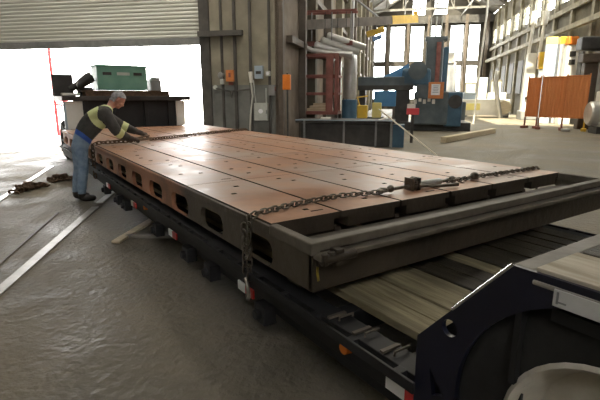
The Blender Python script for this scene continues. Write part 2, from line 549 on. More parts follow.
# roof: flat over the door bay, gable with a long skylight strip over the hall
sl = math.hypot(UR - UM, RIDGE - EAVE)
an = math.atan2(RIDGE - EAVE, UR - UM)
SKY = [(21, 30), (31.5, 37.5), (39, 45), (46.5, 52.5), (54, 59)]
for side in (-1, 1):
    holes = [rect(a, 2.2, b, sl - 0.6) for a, b in SKY]
    me = sheet(rect(VB, 0, VE + 0.3, sl), holes, 0.18)
    # sheet x -> v, sheet y -> up the slope from eave
    ca, sa = math.cos(an), math.sin(an)
    if side < 0:
        mt = Matrix(((0, ca, -sa, UL), (1, 0, 0, 0), (0, sa, ca, EAVE + 0.1), (0, 0, 0, 1)))
    else:
        mt = Matrix(((0, -ca, sa, UR), (1, 0, 0, 0), (0, sa, ca, EAVE + 0.1), (0, 0, 0, 1)))
    o = struct(MB().mesh(me, mt), 'ceiling' if side < 0 else 'ceiling_slope', 'roof')
    for a, b in SKY:
        p = MB().mesh(sheet(rect(a, 2.2, b, sl - 0.6), [], 0.012), mt).obj('skylight_pane', 'fibreglass', o)
struct(MB().box(((UW + UL) / 2, (VB + VW) / 2, 11.6), (UL - UW, VW - VB + 0.5, 0.2)), 'ceiling_bay', 'roof')

# roof trusses, crane runway and wall columns
for k, v in enumerate((22, 30.75, 38.2, 45.7, 53.2)):
    t = MB()
    def tz(u):
        return EAVE + (RIDGE - EAVE) * (1 - abs(u - UM) / (UR - UM)) - 0.18
    t.bar((UL, v, EAVE - 0.35), (UR, v, EAVE - 0.35), 0.16, 0.2)
    t.bar((UL, v, tz(UL)), (UM, v, tz(UM)), 0.16, 0.2)
    t.bar((UR, v, tz(UR)), (UM, v, tz(UM)), 0.16, 0.2)
    N = 8
    for i in range(N):
        u0 = UL + (UR - UL) * i / N
        u1 = UL + (UR - UL) * (i + 1) / N
        if i:
            t.bar((u0, v, EAVE - 0.35), (u0, v, tz(u0)), 0.08, 0.08)
        if i < N / 2:
            t.bar((u0, v, EAVE - 0.35), (u1, v, tz(u1)), 0.08, 0.08)
        else:
            t.bar((u1, v, EAVE - 0.35), (u0, v, tz(u0)), 0.08, 0.08)
    struct(t, 'roof_truss', 'truss')
for u in (0.0, 3.24, 6.5):
    struct(MB().bar((u, VW, EAVE - 0.15), (u, VE, EAVE - 0.15), 0.1, 0.14), 'trim_%d' % n, 'truss'); n += 1
struct(MB().box((UR - 0.5, 38, 5.6), (0.30, 43, 0.28)), 'trim_%d' % n, 'pale_col'); n += 1
struct(MB().box((UR - 0.2, 38, 6.9), (0.18, 43, 0.30)), 'trim_%d' % n, 'pale_col'); n += 1
for k, v in enumerate((22.4, 25.8, 29.2, 32.6, 36, 39.4, 42.8, 46.2, 49.6, 53, 56.4)):
    struct(MB().box((UR - 0.1, v, 5.5), (0.20, 0.40, 11)), 'trim_%d' % n, 'pale_col', bevel=0.02); n += 1
    struct(MB().box((UR - 0.06, v + 1.7, 3.2), (0.12, 1.7, 2.8)), 'trim_%d' % n, 'column_dark'); n += 1
for k, v in enumerate((18.5, 22.5, 26.5, 30.5, 34.5, 38.5, 42.5, 46.5, 50.5, 54.5)):
    struct(MB().box((UL + 0.18, v, 5.5), (0.36, 0.42, 11)), 'trim_%d' % n, ('hall_right', 'column', 'pale_col')[k % 3], bevel=0.02); n += 1
for z in (3.4, 5.4, 7.4):
    struct(MB().box((UL + 0.1, 37, z), (0.2, 44, 0.22)), 'trim_%d' % n, 'column'); n += 1

# ------------------------------------------------------------------ drop-deck trailer (world axes: x across, y along, away from camera)
X0, X1 = 1.30, 4.70            # load width
TX0, TX1 = 1.295, 3.93          # trailer width
YF, YE = 1.83, 11.6            # load ends
DZ = 0.50                      # well deck height
tr = thing('drop_deck_trailer', 'black drop-deck trailer with timber well floor carrying the big rusty plate', 'trailer', (0, 0, 0))

# well frame: rub rails, side channels, cross members
m = MB()
for x in (TX0 + 0.06, TX1 - 0.06):
    m.box((x, 6.5, 0.42), (0.12, 10.9, 0.15))
    m.box((x + (0.03 if x < 2 else -0.03), 6.5, 0.30), (0.06, 10.9, 0.12))
for x in (2.25, 3.45):
    m.box((x, 6.5, 0.33), (0.14, 10.9, 0.26))
y = 1.2
while y < 11.9:
    m.box(((TX0 + TX1) / 2, y, 0.39), (TX1 - TX0 - 0.1, 0.09, 0.14))
    y += 0.55
m.obj('well_frame', 'black_steel', tr, bevel=0.004)
m = MB()
for x, s in ((TX0 - 0.045, 1), (TX1 + 0.045, -1)):
    m.box((x, 6.4, 0.475), (0.014, 10.7, 0.05))
    y = 1.15
    while y < 11.8:
        m.box((x + s * 0.024, y, 0.475), (0.05, 0.045, 0.045))
        y += 0.30
m.obj('rub_rail', 'black_steel', tr, bevel=0.003)
# chain-tie loops on the deck edge
for y in (1.28, 1.47, 1.66):
    m = MB()
    m.box((TX0 + 0.055, y, DZ + 0.004), (0.11, 0.02, 0.012))
    m.tube([(TX0 + 0.03, y - 0.05, DZ), (TX0 + 0.03, y - 0.05, DZ + 0.018), (TX0 + 0.12, y - 0.05, DZ + 0.018), (TX0 + 0.12, y - 0.05, DZ)], 0.006, 6)
    m.obj('stake_pocket_trim', 'column', tr)
# well floor planks run along the trailer
widths = [0.17, 0.155, 0.165, 0.15, 0.17, 0.16, 0.15, 0.17, 0.16, 0.17, 0.155, 0.165, 0.15, 0.17, 0.16, 0.16, 0.165]
x = TX0 + 0.26
for i, wv in enumerate(widths):
    if x + wv > TX1 - 0.1:
        break
    z = DZ + random.uniform(-0.006, 0.006)
    mm = 'plank' if i in (0, 1, 2, 3, 6) else 'plank_dark'  # dark planks hold the shadow beneath the plate in their colour
    MB().box((x + wv / 2, 6.3, z - 0.02), (wv - 0.012, 11.0, 0.045)).obj('deck_plank', mm, tr, bevel=0.004)
    x += wv
# raised rear deck over the wheels
RY, RZ = 0.722, 1.092
cxw, czw, rw = 0.40, 0.555, 0.485
arc = lambda c, lo, hi: [(c - rw * math.cos(R(q)), czw + rw * math.sin(R(q))) for q in range(lo, hi, 6)]
prof = [(1.072, 0.30), (1.072, 0.689), (RY, RZ), (-2.6, RZ), (-2.6, 0.75)] + arc(-1.05, 25, 143) + arc(cxw, 37, 181) + [(cxw + rw, 0.30)]
holes = [circ(0.929, 0.784, 0.033, 18), [(1.005, 0.585), (0.935, 0.50), (0.985, 0.475)]]
me = sheet(prof, holes, 0.022)
for x, nm in ((X0 - 0.012, 'rear_side_panel'), (TX1 + 0.05, 'rear_side_panel')):
    MB().mesh(me, Matrix.Translation((x, 0, 0)) @ M_YZ).obj(nm, 'navy', tr, bevel=0.003)
gp = [(1.060, 0.30), (1.060, 0.672), (0.73, 1.02), (0.68, 1.02), (0.68, 0.30)]
MB().mesh(sheet(gp, [], 0.014), Matrix.Translation((X0 + 0.05, 0, 0)) @ M_YZ).obj('inner_gusset', 'black_steel', tr)
m = MB()
m.box(((X0 + TX1) / 2, RY - 0.03, RZ - 0.22), (TX1 - X0 + 0.02, 0.02, 0.36))
m.box(((X0 + TX1) / 2, -1.0, RZ - 0.12), (TX1 - X0, 3.2, 0.04))
m.box((2.2, -0.97, 0.86), (0.16, 3.1, 0.3)); m.box((3.1, -0.97, 0.86), (0.16, 3.1, 0.3))
m.obj('rear_deck_frame', 'black_steel', tr)
m = MB().box(((X0 + TX1) / 2 + 0.02, RY - 0.030, RZ - 0.016), (TX1 - X0 + 0.06, 0.065, 0.036))
m.obj('deck_edge_beam', 'grey_beam', tr, bevel=0.006)
x = X0 - 0.015
i = 0
while x < TX1 - 0.2:
    wv = (0.255, 0.22, 0.24, 0.22)[i % 4]
    MB().box((x + wv / 2, -0.97, RZ - 0.006), (wv - 0.012, 3.25 - 0.02 * (i % 2), 0.036)).obj('rear_deck_plank', 'plank_pale' if i == 0 else 'plank_dark', tr, bevel=0.004)
    x += wv
    i += 1
MB().box((X0 - 0.014, -0.97, RZ - 0.030), (0.03, 3.25, 0.016)).obj('deck_edge_channel', 'grey_beam', tr, bevel=0.006)
m = MB().box((X0 - 0.027, -0.302, 1.040), (0.008, 1.78, 0.052))
dp = m.obj('side_reflector_panel', 'decal', tr, bevel=0.002)
m = MB()
m.box((X0 - 0.031, 0.575, 1.042), (0.004, 0.006, 0.036)); m.box((X0 - 0.031, 0.563, 1.030), (0.004, 0.026, 0.005))
m.obj('stencil_mark', 'mid_grey', dp)
m = MB().tube([(X0 - 0.02, 0.925, 0.689 + (1.072 - 0.925) * (RZ - 0.689) / (1.072 - RY) + 0.002), (X0 - 0.02, RY, RZ + 0.002)], 0.0065, 10)
o = m.obj('edge_highlight_strip', mat('edge_highlight', (0.85, 0.86, 0.9), rough=0.25, metal=1.0), tr, smooth=True)  # added bright tube stands in for the highlight along the panel edge
# wheel well: inner plate and curved fender liner
m = MB().box((X0 + 0.36, -0.97, 0.68), (0.02, 3.26, 0.74))
m.box((TX1 - 0.34, -0.97, 0.68), (0.02, 3.26, 0.74))
for cy in (0.40, -1.05):
    for k in range(12):
        a0, a1 = R(15 + 12.5 * k), R(15 + 12.5 * (k + 1))
        p, q = [Vector((0, cy + 0.575 * math.cos(a), 0.545 + 0.50 * math.sin(a))) for a in (a0, a1)]
        mid = (p + q) / 2
        m.box((X0 + 0.19, mid.y, mid.z), (0.33, (q - p).length * 1.04, 0.012), Matrix.Rotation(math.atan2(q.z - p.z, q.y - p.y), 3, 'X'))
m.obj('fender_liner', 'black_steel', tr)
# wheels
WZC = 0.543
def wheel(y, x, flip=1):
    c = (x, y, WZC)
    tp = [(0.30, -0.13), (0.36, -0.145), (0.45, -0.14), (0.51, -0.115), (0.525, -0.07), (0.525, 0.07), (0.51, 0.115), (0.45, 0.14), (0.36, 0.145), (0.30, 0.13)]
    t = MB().lathe(tp, c, 'X', 48)
    for k in range(48):
        a = 2 * PI * k / 48
        for xo in (-0.06, 0.06):
            t.box((x + xo, y + 0.515 * math.cos(a), WZC + 0.515 * math.sin(a)), (0.07, 0.034, 0.016), Matrix.Rotation(a - PI / 2, 3, 'X'))
    to = t.obj('tyre', 'tyre', tr, smooth=True)
    s = -flip
    rp = [(0.328, s * 0.145), (0.314, s * 0.155), (0.302, s * 0.14), (0.285, s * 0.06), (0.262, s * 0.02), (0.20, s * 0.03), (0.14, s * 0.06), (0.11, s * 0.065), (0.11, s * 0.10), (0.06, s * 0.12), (0.0, s * 0.12)]
    r_ = MB().lathe(rp, c, 'X', 40).obj('wheel_rim', 'rimwhite', tr, smooth=True)
    nb = MB()
    for k in range(10):
        a = 2 * PI * k / 10
        p = Vector((x + s * 0.045, y + 0.165 * math.cos(a), WZC + 0.165 * math.sin(a)))
        nb.cyl(p, p + Vector((s * 0.035, 0, 0)), 0.016, n=6)
    nb.obj('wheel_nut', 'mid_grey', r_)
    hb = MB().lathe([(0.125, s * 0.06), (0.125, s * 0.11), (0.08, s * 0.15), (0.0, s * 0.155)], c, 'X', 24).obj('hub', 'column', r_, smooth=True)
wheel(0.40, X0 + 0.16)
wheel(-1.05, X0 + 0.16)
wheel(0.40, TX1 - 0.10, -1)
MB().cyl((X0 + 0.2, 0.40, WZC), (TX1 - 0.15, 0.40, WZC), 0.07).cyl((X0 + 0.2, -1.05, WZC), (TX1 - 0.15, -1.05, WZC), 0.07).obj('axle', 'dark_iron', tr)
# reflectors and marker lamps on the well's side
for y, rz in ((1.12, 0.39), (2.56, 0.325), (4.05, 0.33), (5.45, 0.34), (6.85, 0.34)):
    MB().box((TX0 - 0.006, y + 0.06, rz), (0.012, 0.11, 0.062)).obj('white_reflector', 'white', tr)
    MB().box((TX0 - 0.006, y - 0.05, rz), (0.012, 0.11, 0.062)).obj('red_reflector', 'red', tr)
for y in (1.50, 4.9):
    MB().cyl((TX0 + 0.01, y, 0.42), (TX0 - 0.035, y, 0.42), 0.034, 0.028, 14).obj('amber_marker_lamp', 'orange_lens', tr, smooth=True)
for y in (2.35, 3.2, 3.7, 4.6, 5.9, 6.3, 7.1):                    # ratchet winches hung below the side
    MB().box((TX0 + 0.02, y, 0.24), (0.09, 0.13, 0.13)).cyl((TX0 - 0.06, y, 0.24), (TX0 + 0.1, y, 0.24), 0.035).obj('strap_winch', 'black_steel', tr, bevel=0.006)
# front bulkhead and raised neck deck
BY = 11.9
m = MB()
m.box((2.95, BY + 0.05, 1.0), (2.60, 0.1, 1.05))
m.box((2.95, BY + 0.9, 0.85), (1.0, 1.7, 0.8))
for x in (1.9, 2.6, 3.3, 3.9):
    m.box((x, BY - 0.03, 1.0), (0.09, 0.08, 1.0))
m.obj('front_bulkhead', 'black_steel', tr, bevel=0.006)
MB().box((2.93, BY + 0.75, 1.545), (3.05, 1.75, 0.11)).obj('neck_deck', 'dark_iron', tr, bevel=0.01)
for x in (1.66, 4.20):
    MB().box((x, BY - 0.01, 1.16), (0.36 if x < 2 else 0.24, 0.03, 0.64)).obj('white_end_panel', 'machine_white', tr, bevel=0.004)
m = MB()
for x in (1.62, 1.95, 4.05):
    m.lathe([(0.26, -0.12), (0.44, -0.13), (0.50, -0.08), (0.50, 0.08), (0.44, 0.13), (0.26, 0.12)], (x, 13.2, 0.5), 'X', 28)
m.cyl((1.6, 13.2, 0.5), (4.1, 13.2, 0.5), 0.09)
m.box((2.9, 13.2, 0.9), (0.9, 0.5, 0.6))
m.obj('front_wheel_set', 'tyre', tr, smooth=True)
m = MB().box((1.52, 12.25, 1.02), (0.10, 0.12, 0.9)).box((1.52, 12.25, 0.55), (0.26, 0.3, 0.05)).box((4.2, 12.25, 0.8), (0.10, 0.12, 1.4))
m.obj('landing_leg', 'pale_blue', tr, bevel=0.005)

# ------------------------------------------------------------------ the load: a long slotted floor plate
pl = thing('slotted_floor_plate', 'long rusty cast iron slotted plate lying along the black trailer', 'plate', (0, 0, 0))
ZT, ZB, ZL = 0.85, 0.57, 0.79
ys = [2.48 + 0.715 * k for k in range(13)]
hl = [rrect(y - 0.02, 0.655, 0.43, 0.172, 0.075) for y in ys if y + 0.2 < YE - 0.1]
me = sheet(rect(YF + 0.01, ZB, YE, ZL), hl, 0.04)
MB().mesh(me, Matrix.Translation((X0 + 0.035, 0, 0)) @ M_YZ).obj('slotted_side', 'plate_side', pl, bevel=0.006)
ss = pl.children[0] if pl.children else [o for o in COL.objects if o.name == 'slotted_side'][0]
ss.data.materials.append(M['rail'])
for pg in ss.data.polygons:                                       # lower lips of the side holes painted paler, as if catching light
    if pg.normal.z > 0.8 and pg.center.z < 0.62:
        pg.material_index = 1
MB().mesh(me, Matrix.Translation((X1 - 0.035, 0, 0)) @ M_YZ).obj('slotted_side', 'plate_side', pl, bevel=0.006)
m = MB()
m.box(((X0 + X1) / 2, YF + 0.02, (ZB + 0.80) / 2), (X1 - X0 - 0.03, 0.04, 0.80 - ZB))
m.box(((X0 + X1) / 2, YF + 0.18, 0.73), (X1 - X0 - 0.08, 0.40, 0.03))
m.box(((X0 + X1) / 2, YE - 0.02, 0.69), (X1 - X0 - 0.03, 0.04, 0.24))
NC = 6
TW = (X1 - X0) / NC
for k in range(1, NC):
    m.box((X0 + TW * k, (YF + YE) / 2 + 0.2, 0.655), (0.05, YE - YF - 0.55, 0.165))
m.obj('end_web', 'plate_dark', pl, bevel=0.004)
m = MB()
m.box(((X0 + X1) / 2, YF + 0.025, 0.825), (X1 - X0, 0.07, 0.05))
m.box((X0 + 0.03, YF + 0.21, 0.815), (0.06, 0.44, 0.07))
m.box((X1 - 0.03, YF + 0.21, 0.815), (0.06, 0.44, 0.07))
m.obj('trough_rim', 'rim', pl, bevel=0.008)
MB().box(((X0 + X1) / 2, YF - 0.03, 0.775), (X1 - X0 - 0.04, 0.07, 0.03)).obj('front_ledge', 'rim', pl, bevel=0.006)
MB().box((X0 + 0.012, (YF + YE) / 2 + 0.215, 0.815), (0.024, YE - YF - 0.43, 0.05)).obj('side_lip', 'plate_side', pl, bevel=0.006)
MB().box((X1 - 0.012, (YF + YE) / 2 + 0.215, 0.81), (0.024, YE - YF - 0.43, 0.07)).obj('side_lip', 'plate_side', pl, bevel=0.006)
m = MB()
for yb in (1.45, 1.62):
    pass
m.cyl((X0 + 0.10, YF - 0.05, 0.735), (X0 + 0.10, YF - 0.05, 0.80), 0.022).cyl((X0 + 0.03, YF - 0.055, 0.765), (X0 + 0.26, YF - 0.055, 0.765), 0.026)
m.box((X0 + 0.15, YF - 0.035, 0.765), (0.05, 0.07, 0.09)).cyl((X0 + 0.05, YF - 0.06, 0.735), (X0 + 0.05, YF - 0.06, 0.80), 0.02)
m.obj('end_clamp', 'plate_dark', pl, smooth=False, bevel=0.004)
MB().tube([(X0 + 0.05, YF + 0.004, 0.725), (X0 + 0.046, YF + 0.003, 0.68), (X0 + 0.055, YF + 0.003, 0.63)], 0.010, 6).obj('yellow_paint_mark', 'yellow_mark', pl)

def slab(x0, x1, y0, y1, zb, zt, pits, depth=0.03, under=0.05):
    """slab with square-edged bolt pits let into its top and a narrower foot below (the T slot)"""
    xs = sorted({x0, x1} | {p for q in pits for p in (q[0], q[2])})
    yy = sorted({y0, y1} | {p for q in pits for p in (q[1], q[3])})
    b = MB()
    V = {}
    def vt(x, y, z):
        k = (round(x, 5), round(y, 5), round(z, 5))
        if k not in V:
            V[k] = b.bm.verts.new((x, y, z))
        return V[k]
    zm = zt - 0.045
    for i in range(len(xs) - 1):
        for j in range(len(yy) - 1):
            a, c, d, e = xs[i], yy[j], xs[i + 1], yy[j + 1]
            mx, my = (a + d) / 2, (c + e) / 2
            if any(q[0] < mx < q[2] and q[1] < my < q[3] for q in pits):
                top = [vt(a, c, zt), vt(d, c, zt), vt(d, e, zt), vt(a, e, zt)]
                bot = [b.bm.verts.new((p.co.x, p.co.y, zt - depth)) for p in top]
                b.bm.faces.new(bot)
                for k in range(4):
                    b.bm.faces.new((top[k], top[(k + 1) % 4], bot[(k + 1) % 4], bot[k]))
            else:
                b.bm.faces.new((vt(a, c, zt), vt(d, c, zt), vt(d, e, zt), vt(a, e, zt)))
    for k, zz in enumerate((zm,)):
        for i in range(len(xs) - 1):
            b.bm.faces.new((vt(xs[i], y0, zt), vt(xs[i + 1], y0, zt), vt(xs[i + 1], y0, zm), vt(xs[i], y0, zm)))
            b.bm.faces.new((vt(xs[i], y1, zt), vt(xs[i + 1], y1, zt), vt(xs[i + 1], y1, zm), vt(xs[i], y1, zm)))
        for j in range(len(yy) - 1):
            b.bm.faces.new((vt(x0, yy[j], zt), vt(x0, yy[j + 1], zt), vt(x0, yy[j + 1], zm), vt(x0, yy[j], zm)))
            b.bm.faces.new((vt(x1, yy[j], zt), vt(x1, yy[j + 1], zt), vt(x1, yy[j + 1], zm), vt(x1, yy[j], zm)))
    b.box(((x0 + x1) / 2, (y0 + y1) / 2, (zb + zm) / 2), (x1 - x0 - 2 * under, y1 - y0, zm - zb))
    return b

ROWS = [2.27, 3.70, 5.13, 6.56, 7.99, 9.42, 10.85, YE]
for r in range(len(ROWS) - 1):
    for c in range(NC):
        xa = X0 + TW * c + (0.026 if c == 0 else 0.012)
        xb = X0 + TW * (c + 1) - 0.012
        ya, yb = ROWS[r] + 0.004, ROWS[r + 1] - 0.004
        pits = []
        cand = [(0.36, 0.22), (0.66, 0.40), (0.36, 0.62), (0.64, 0.80), (0.30, 0.42), (0.70, 0.14), (0.52, 0.90)]
        random.shuffle(cand)
        for (fx, fy) in cand[:random.choice((3, 4, 4, 5))]:
            px = xa + (xb - xa) * fx
            py = ya + (yb - ya) * (fy + random.uniform(-0.02, 0.02))
            if py < yb - 0.06 and py > ya + 0.06:
                pits.append((px - 0.022, py - 0.018, px + 0.022, py + 0.018))
        if random.random() < 0.4 and yb - ya > 1:
            pits.append((xb - 0.16, ya + 0.10, xb - 0.06, ya + 0.118))
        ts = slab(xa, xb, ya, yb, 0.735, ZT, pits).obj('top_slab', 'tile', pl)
        ts.data.materials.append(M['plate_dark'])  # shade of the slab sides painted as a darker colour; pits share it
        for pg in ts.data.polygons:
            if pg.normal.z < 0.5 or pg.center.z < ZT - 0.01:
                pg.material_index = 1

# ------------------------------------------------------------------ timber blocks under the load (a few pixels of them show)
for y in (2.1, 4.6, 7.1, 9.6, 11.3):
    o = MB().box((2.62, y, 0.5405), (2.5, 0.14, 0.059)).obj('dunnage_timber', 'plank_dark')
    tag(o, 'dark timber bearer laid across the trailer under the rusty plate', 'timber', 'timbers under the plate')

# ------------------------------------------------------------------ chains
def link_mesh(L=0.062, W=0.036, r=0.0065):
    pts = []
    for k in range(7):
        a = -PI / 2 + PI * k / 6
        pts.append(((L - W) / 2 + W / 2 * math.cos(a), W / 2 * math.sin(a), 0))
    for k in range(7):
        a = PI / 2 + PI * k / 6
        pts.append((-(L - W) / 2 + W / 2 * math.cos(a), W / 2 * math.sin(a), 0))
    b = MB().tube(pts, r, 6, closed=True)
    me = bpy.data.meshes.new('link')
    bmesh.ops.recalc_face_normals(b.bm, faces=b.bm.faces)
    b.bm.to_mesh(me); b.bm.free()
    me.polygons.foreach_set('use_smooth', [True] * len(me.polygons))
    return me

def along(pts, step):
    out = []
    pts = [Vector(p) for p in pts]
    carry = 0.0
    for a, b in zip(pts, pts[1:]):
        d = (b - a).length
        t = carry
        while t < d:
            out.append((a + (b - a) * t / d, (b - a).normalized()))
            t += step
        carry = t - d
    return out

def chain(root, pts, step, mesh, m, jitter=0.25):
    if not mesh.materials:
        mesh.materials.append(M[m])
    up = Vector((0, 0, 1))
    for i, (p, d) in enumerate(along(pts, step)):
        o = bpy.data.objects.new('link', mesh)
        COL.objects.link(o)
        o.parent = root
        q = d.to_track_quat('X', 'Z') if abs(d.z) < 0.9 else d.to_track_quat('X', 'Y')
        o.location = p
        o.rotation_mode = 'QUATERNION'
        from mathutils import Quaternion
        tw = (PI / 4 if i % 2 else -PI / 4) + random.uniform(-jitter, jitter)
        o.rotation_quaternion = q @ Quaternion((1, 0, 0), tw)

LZ = ZT + 0.022
lm = link_mesh()
ch = thing('binding_chain', 'steel chain with ratchet binder lying across the near end of the plate', 'chain', (0, 0, 0))
chain(ch, [(X0 - 0.045, 2.44, 0.47), (X0 - 0.024, 2.47, 0.84), (X0 + 0.03, 2.47, LZ), (1.75, 2.56, LZ), (2.1, 2.58, LZ), (2.46, 2.50, LZ)], 0.046, lm, 'chain')
chain(ch, [(X0 - 0.045, 2.50, 0.50), (X0 - 0.032, 2.53, 0.80)], 0.046, lm, 'chain')
m = MB()
m.tube([(X0 - 0.08, 2.43, 0.47), (X0 - 0.085, 2.39, 0.42), (X0 - 0.085, 2.38, 0.36), (X0 - 0.08, 2.41, 0.33), (X0 - 0.075, 2.43, 0.36)], 0.013, 8)
m.obj('grab_hook', 'chain', ch, smooth=True)
# ratchet binder: two end hooks, a fat barrel, a ratchet gear and its handle
m = MB()
m.cyl((2.50, 2.50, LZ + 0.01), (2.80, 2.50, LZ + 0.012), 0.014).cyl((2.95, 2.50, LZ + 0.012), (3.22, 2.50, LZ + 0.01), 0.014)
m.obj('binder_screw', 'chain', ch, smooth=True)
MB().lathe([(0.0, -0.17), (0.022, -0.17), (0.030, -0.15), (0.030, 0.15), (0.022, 0.17), (0.0, 0.17)], (2.98, 2.50, LZ + 0.012), 'X', 16).obj('binder_barrel', 'rail', ch, smooth=True)
m = MB()
for k in range(14):
    a = 2 * PI * k / 14
    m.box((2.80, 2.50 + 0.045 * math.cos(a), LZ + 0.03 + 0.045 * math.sin(a)), (0.03, 0.016, 0.016), Matrix.Rotation(a, 3, 'X'))
m.cyl((2.785, 2.5, LZ + 0.03), (2.815, 2.5, LZ + 0.03), 0.045)
m.box((2.76, 2.5, LZ + 0.03), (0.012, 0.10, 0.10)); m.box((2.84, 2.5, LZ + 0.03), (0.012, 0.10, 0.10))
m.obj('ratchet', 'chain', ch, bevel=0.003)
MB().tube([(2.82, 2.45, LZ + 0.02), (2.95, 2.40, LZ + 0.006), (3.20, 2.36, LZ + 0.003)], [0.014, 0.012, 0.016], 8).obj('binder_handle', 'chain', ch, smooth=True)
for xx, bx in ((2.50, 2.55), (3.24, 3.30)):
    m = MB()
    s = 1 if xx > 3 else -1
    m.tube([(xx - s * 0.03, 2.50, LZ + 0.01), (xx + s * 0.03, 2.53, LZ + 0.01), (xx + s * 0.075, 2.51, LZ + 0.01), (xx + s * 0.06, 2.47, LZ + 0.01), (xx + s * 0.02, 2.465, LZ + 0.01)], [0.014, 0.018, 0.016, 0.014, 0.009], 8)
    m.ball((bx, 2.5, LZ + 0.015), (0.035, 0.03, 0.03))
    m.obj('binder_hook', 'chain', ch, smooth=True)
MB().ball((3.62, 2.5, LZ + 0.015), (0.05, 0.035, 0.035)).obj('chain_shortener', 'chain', ch, smooth=True)
chain(ch, [(3.27, 2.50, LZ), (3.7, 2.52, LZ), (4.2, 2.50, LZ), (X1 - 0.02, 2.50, LZ), (X1 + 0.022, 2.5, 0.84), (X1 + 0.02, 2.5, 0.60)], 0.046, lm, 'chain')

lm2 = link_mesh(0.085, 0.05, 0.010)
ch2 = thing('binding_chain', 'rusty steel chain stretched over the far end of the plate, gripped by the worker', 'chain', (0, 0, 0))
LZ2 = ZT + 0.03
chain(ch2, [(X0 - 0.03, 7.72, 0.36), (X0 - 0.03, 7.72, 0.84), (X0 + 0.05, 7.70, LZ2), (1.80, 7.52, LZ2 + 0.02)], 0.066, lm2, 'chain_rust')
chain(ch2, [(2.25, 7.88, LZ2), (3.0, 8.28, LZ2), (3.43, 8.55, LZ2), (X1 - 0.02, 9.1, LZ2), (X1 + 0.03, 9.12, 0.82), (X1 + 0.03, 9.12, 0.5)], 0.066, lm2, 'chain_rust')
m = MB().tube([(1.78, 7.52, LZ2 + 0.02), (1.95, 7.62, LZ2 + 0.03), (2.26, 7.88, LZ2 + 0.01)], [0.016, 0.028, 0.016], 8)
m.tube([(1.55, 7.56, LZ2 + 0.03), (1.9, 7.58, LZ2 + 0.05), (2.2, 7.84, LZ2 + 0.07)], 0.014, 8)
m.obj('lever_binder', 'chain_rust', ch2, smooth=True)

# ------------------------------------------------------------------ load on the raised neck deck
NZ = 1.60
t = thing('pallet_boards', 'low brown pallet boards under the green crate at the trailer front', 'pallet', (2.93, 12.35, NZ))
for yy in (-0.4, 0, 0.4):
    MB().box((0, yy, 0.05), (2.0, 0.12, 0.10)).obj('skid', 'chain_rust', t)
for k in range(7):
    MB().box((-0.9 + 0.3 * k, 0, 0.115), (0.26, 1.0, 0.03)).obj('board', 'chain_rust', t)
PZ = NZ + 0.13
t = thing('green_crate', 'pale green steel crate standing on the trailer front deck', 'crate', (2.83, 12.35, PZ))
MB().box((0, 0, 0.29), (1.18, 0.7, 0.56)).obj('body', 'green_box', t, bevel=0.015)
MB().box((0, 0, 0.585), (1.22, 0.74, 0.04)).obj('lid', 'green_box', t, bevel=0.008)
for xx in (-0.36, 0.36):
    MB().box((xx, -0.36, 0.40), (0.2, 0.03, 0.07)).obj('latch', 'dark_iron', t, bevel=0.004)
MB().box((0.02, -0.355, 0.40), (0.3, 0.01, 0.07)).obj('name_strip', 'lite_grey', t)
t = tag(MB().box((0, 0, 0.14), (0.28, 0.4, 0.28)).box((0.02, 0, 0.31), (0.22, 0.3, 0.06)).obj('toolbox', 'mid_grey', None, (3.68, 12.35, PZ), bevel=0.02),
        'small grey toolbox right of the green crate on the trailer front', 'toolbox')
t = thing('spare_sheet', 'upright dark sheet of steel at the left end of the trailer front deck', 'sheet', (1.56, 12.62, NZ))
MB().box((0, 0, 0.28), (0.46, 0.05, 0.46)).obj('sheet', 'dark_iron', t, bevel=0.01)
MB().box((0, 0, 0.025), (0.5, 0.3, 0.05)).obj('foot', 'dark_iron', t, bevel=0.005)
t = thing('tarp_roll', 'dark rolled tarpaulin bundle between the upright sheet and green crate', 'tarp', (1.98, 12.3, NZ))
MB().tube([(-0.32, 0, 0.16), (-0.1, 0.02, 0.26), (0.12, 0, 0.42), (0.20, 0, 0.46)], [0.06, 0.11, 0.14, 0.12], 10).tube([(-0.15, 0.1, 0.10), (0.20, 0.1, 0.12)], 0.10, 10).obj('roll', 'dark_iron', t, smooth=True)
MB().tube([(-0.12, 0.005, 0.27 - 0.125), (-0.18, -0.115, 0.26), (-0.10, 0.0, 0.385)], 0.012, 6).obj('strap', 'lite_grey', t)
MB().box((-0.32, -0.05, 0.04), (0.42, 0.1, 0.06), R(15)).obj('pale_flap', 'machine_white', t, bevel=0.01)

# outside the door: red pipe barrier gate
t = hthing('pipe_gate', 'red pipe gate standing outside the roll-up door opening', 'gate', -13.7, 16.2)
MB().cyl((0, 0, 0), (0, 0, 4.2), 0.06).obj('post', 'red_paint', t, smooth=True)
MB().tube([(0, 0, 1.5), (0.6, 0, 1.35), (1.5, 0, 1.1)], 0.055, 8).obj('upper_rail', 'red_paint', t, smooth=True)
MB().tube([(0, 0, 1.3), (0.7, 0, 1.15), (1.5, 0, 0.9)], 0.045, 8).obj('lower_rail', 'red_paint', t, smooth=True)
MB().cyl((1.5, 0, 0), (1.5, 0, 1.15), 0.05).obj('end_post', 'red_paint', t, smooth=True)

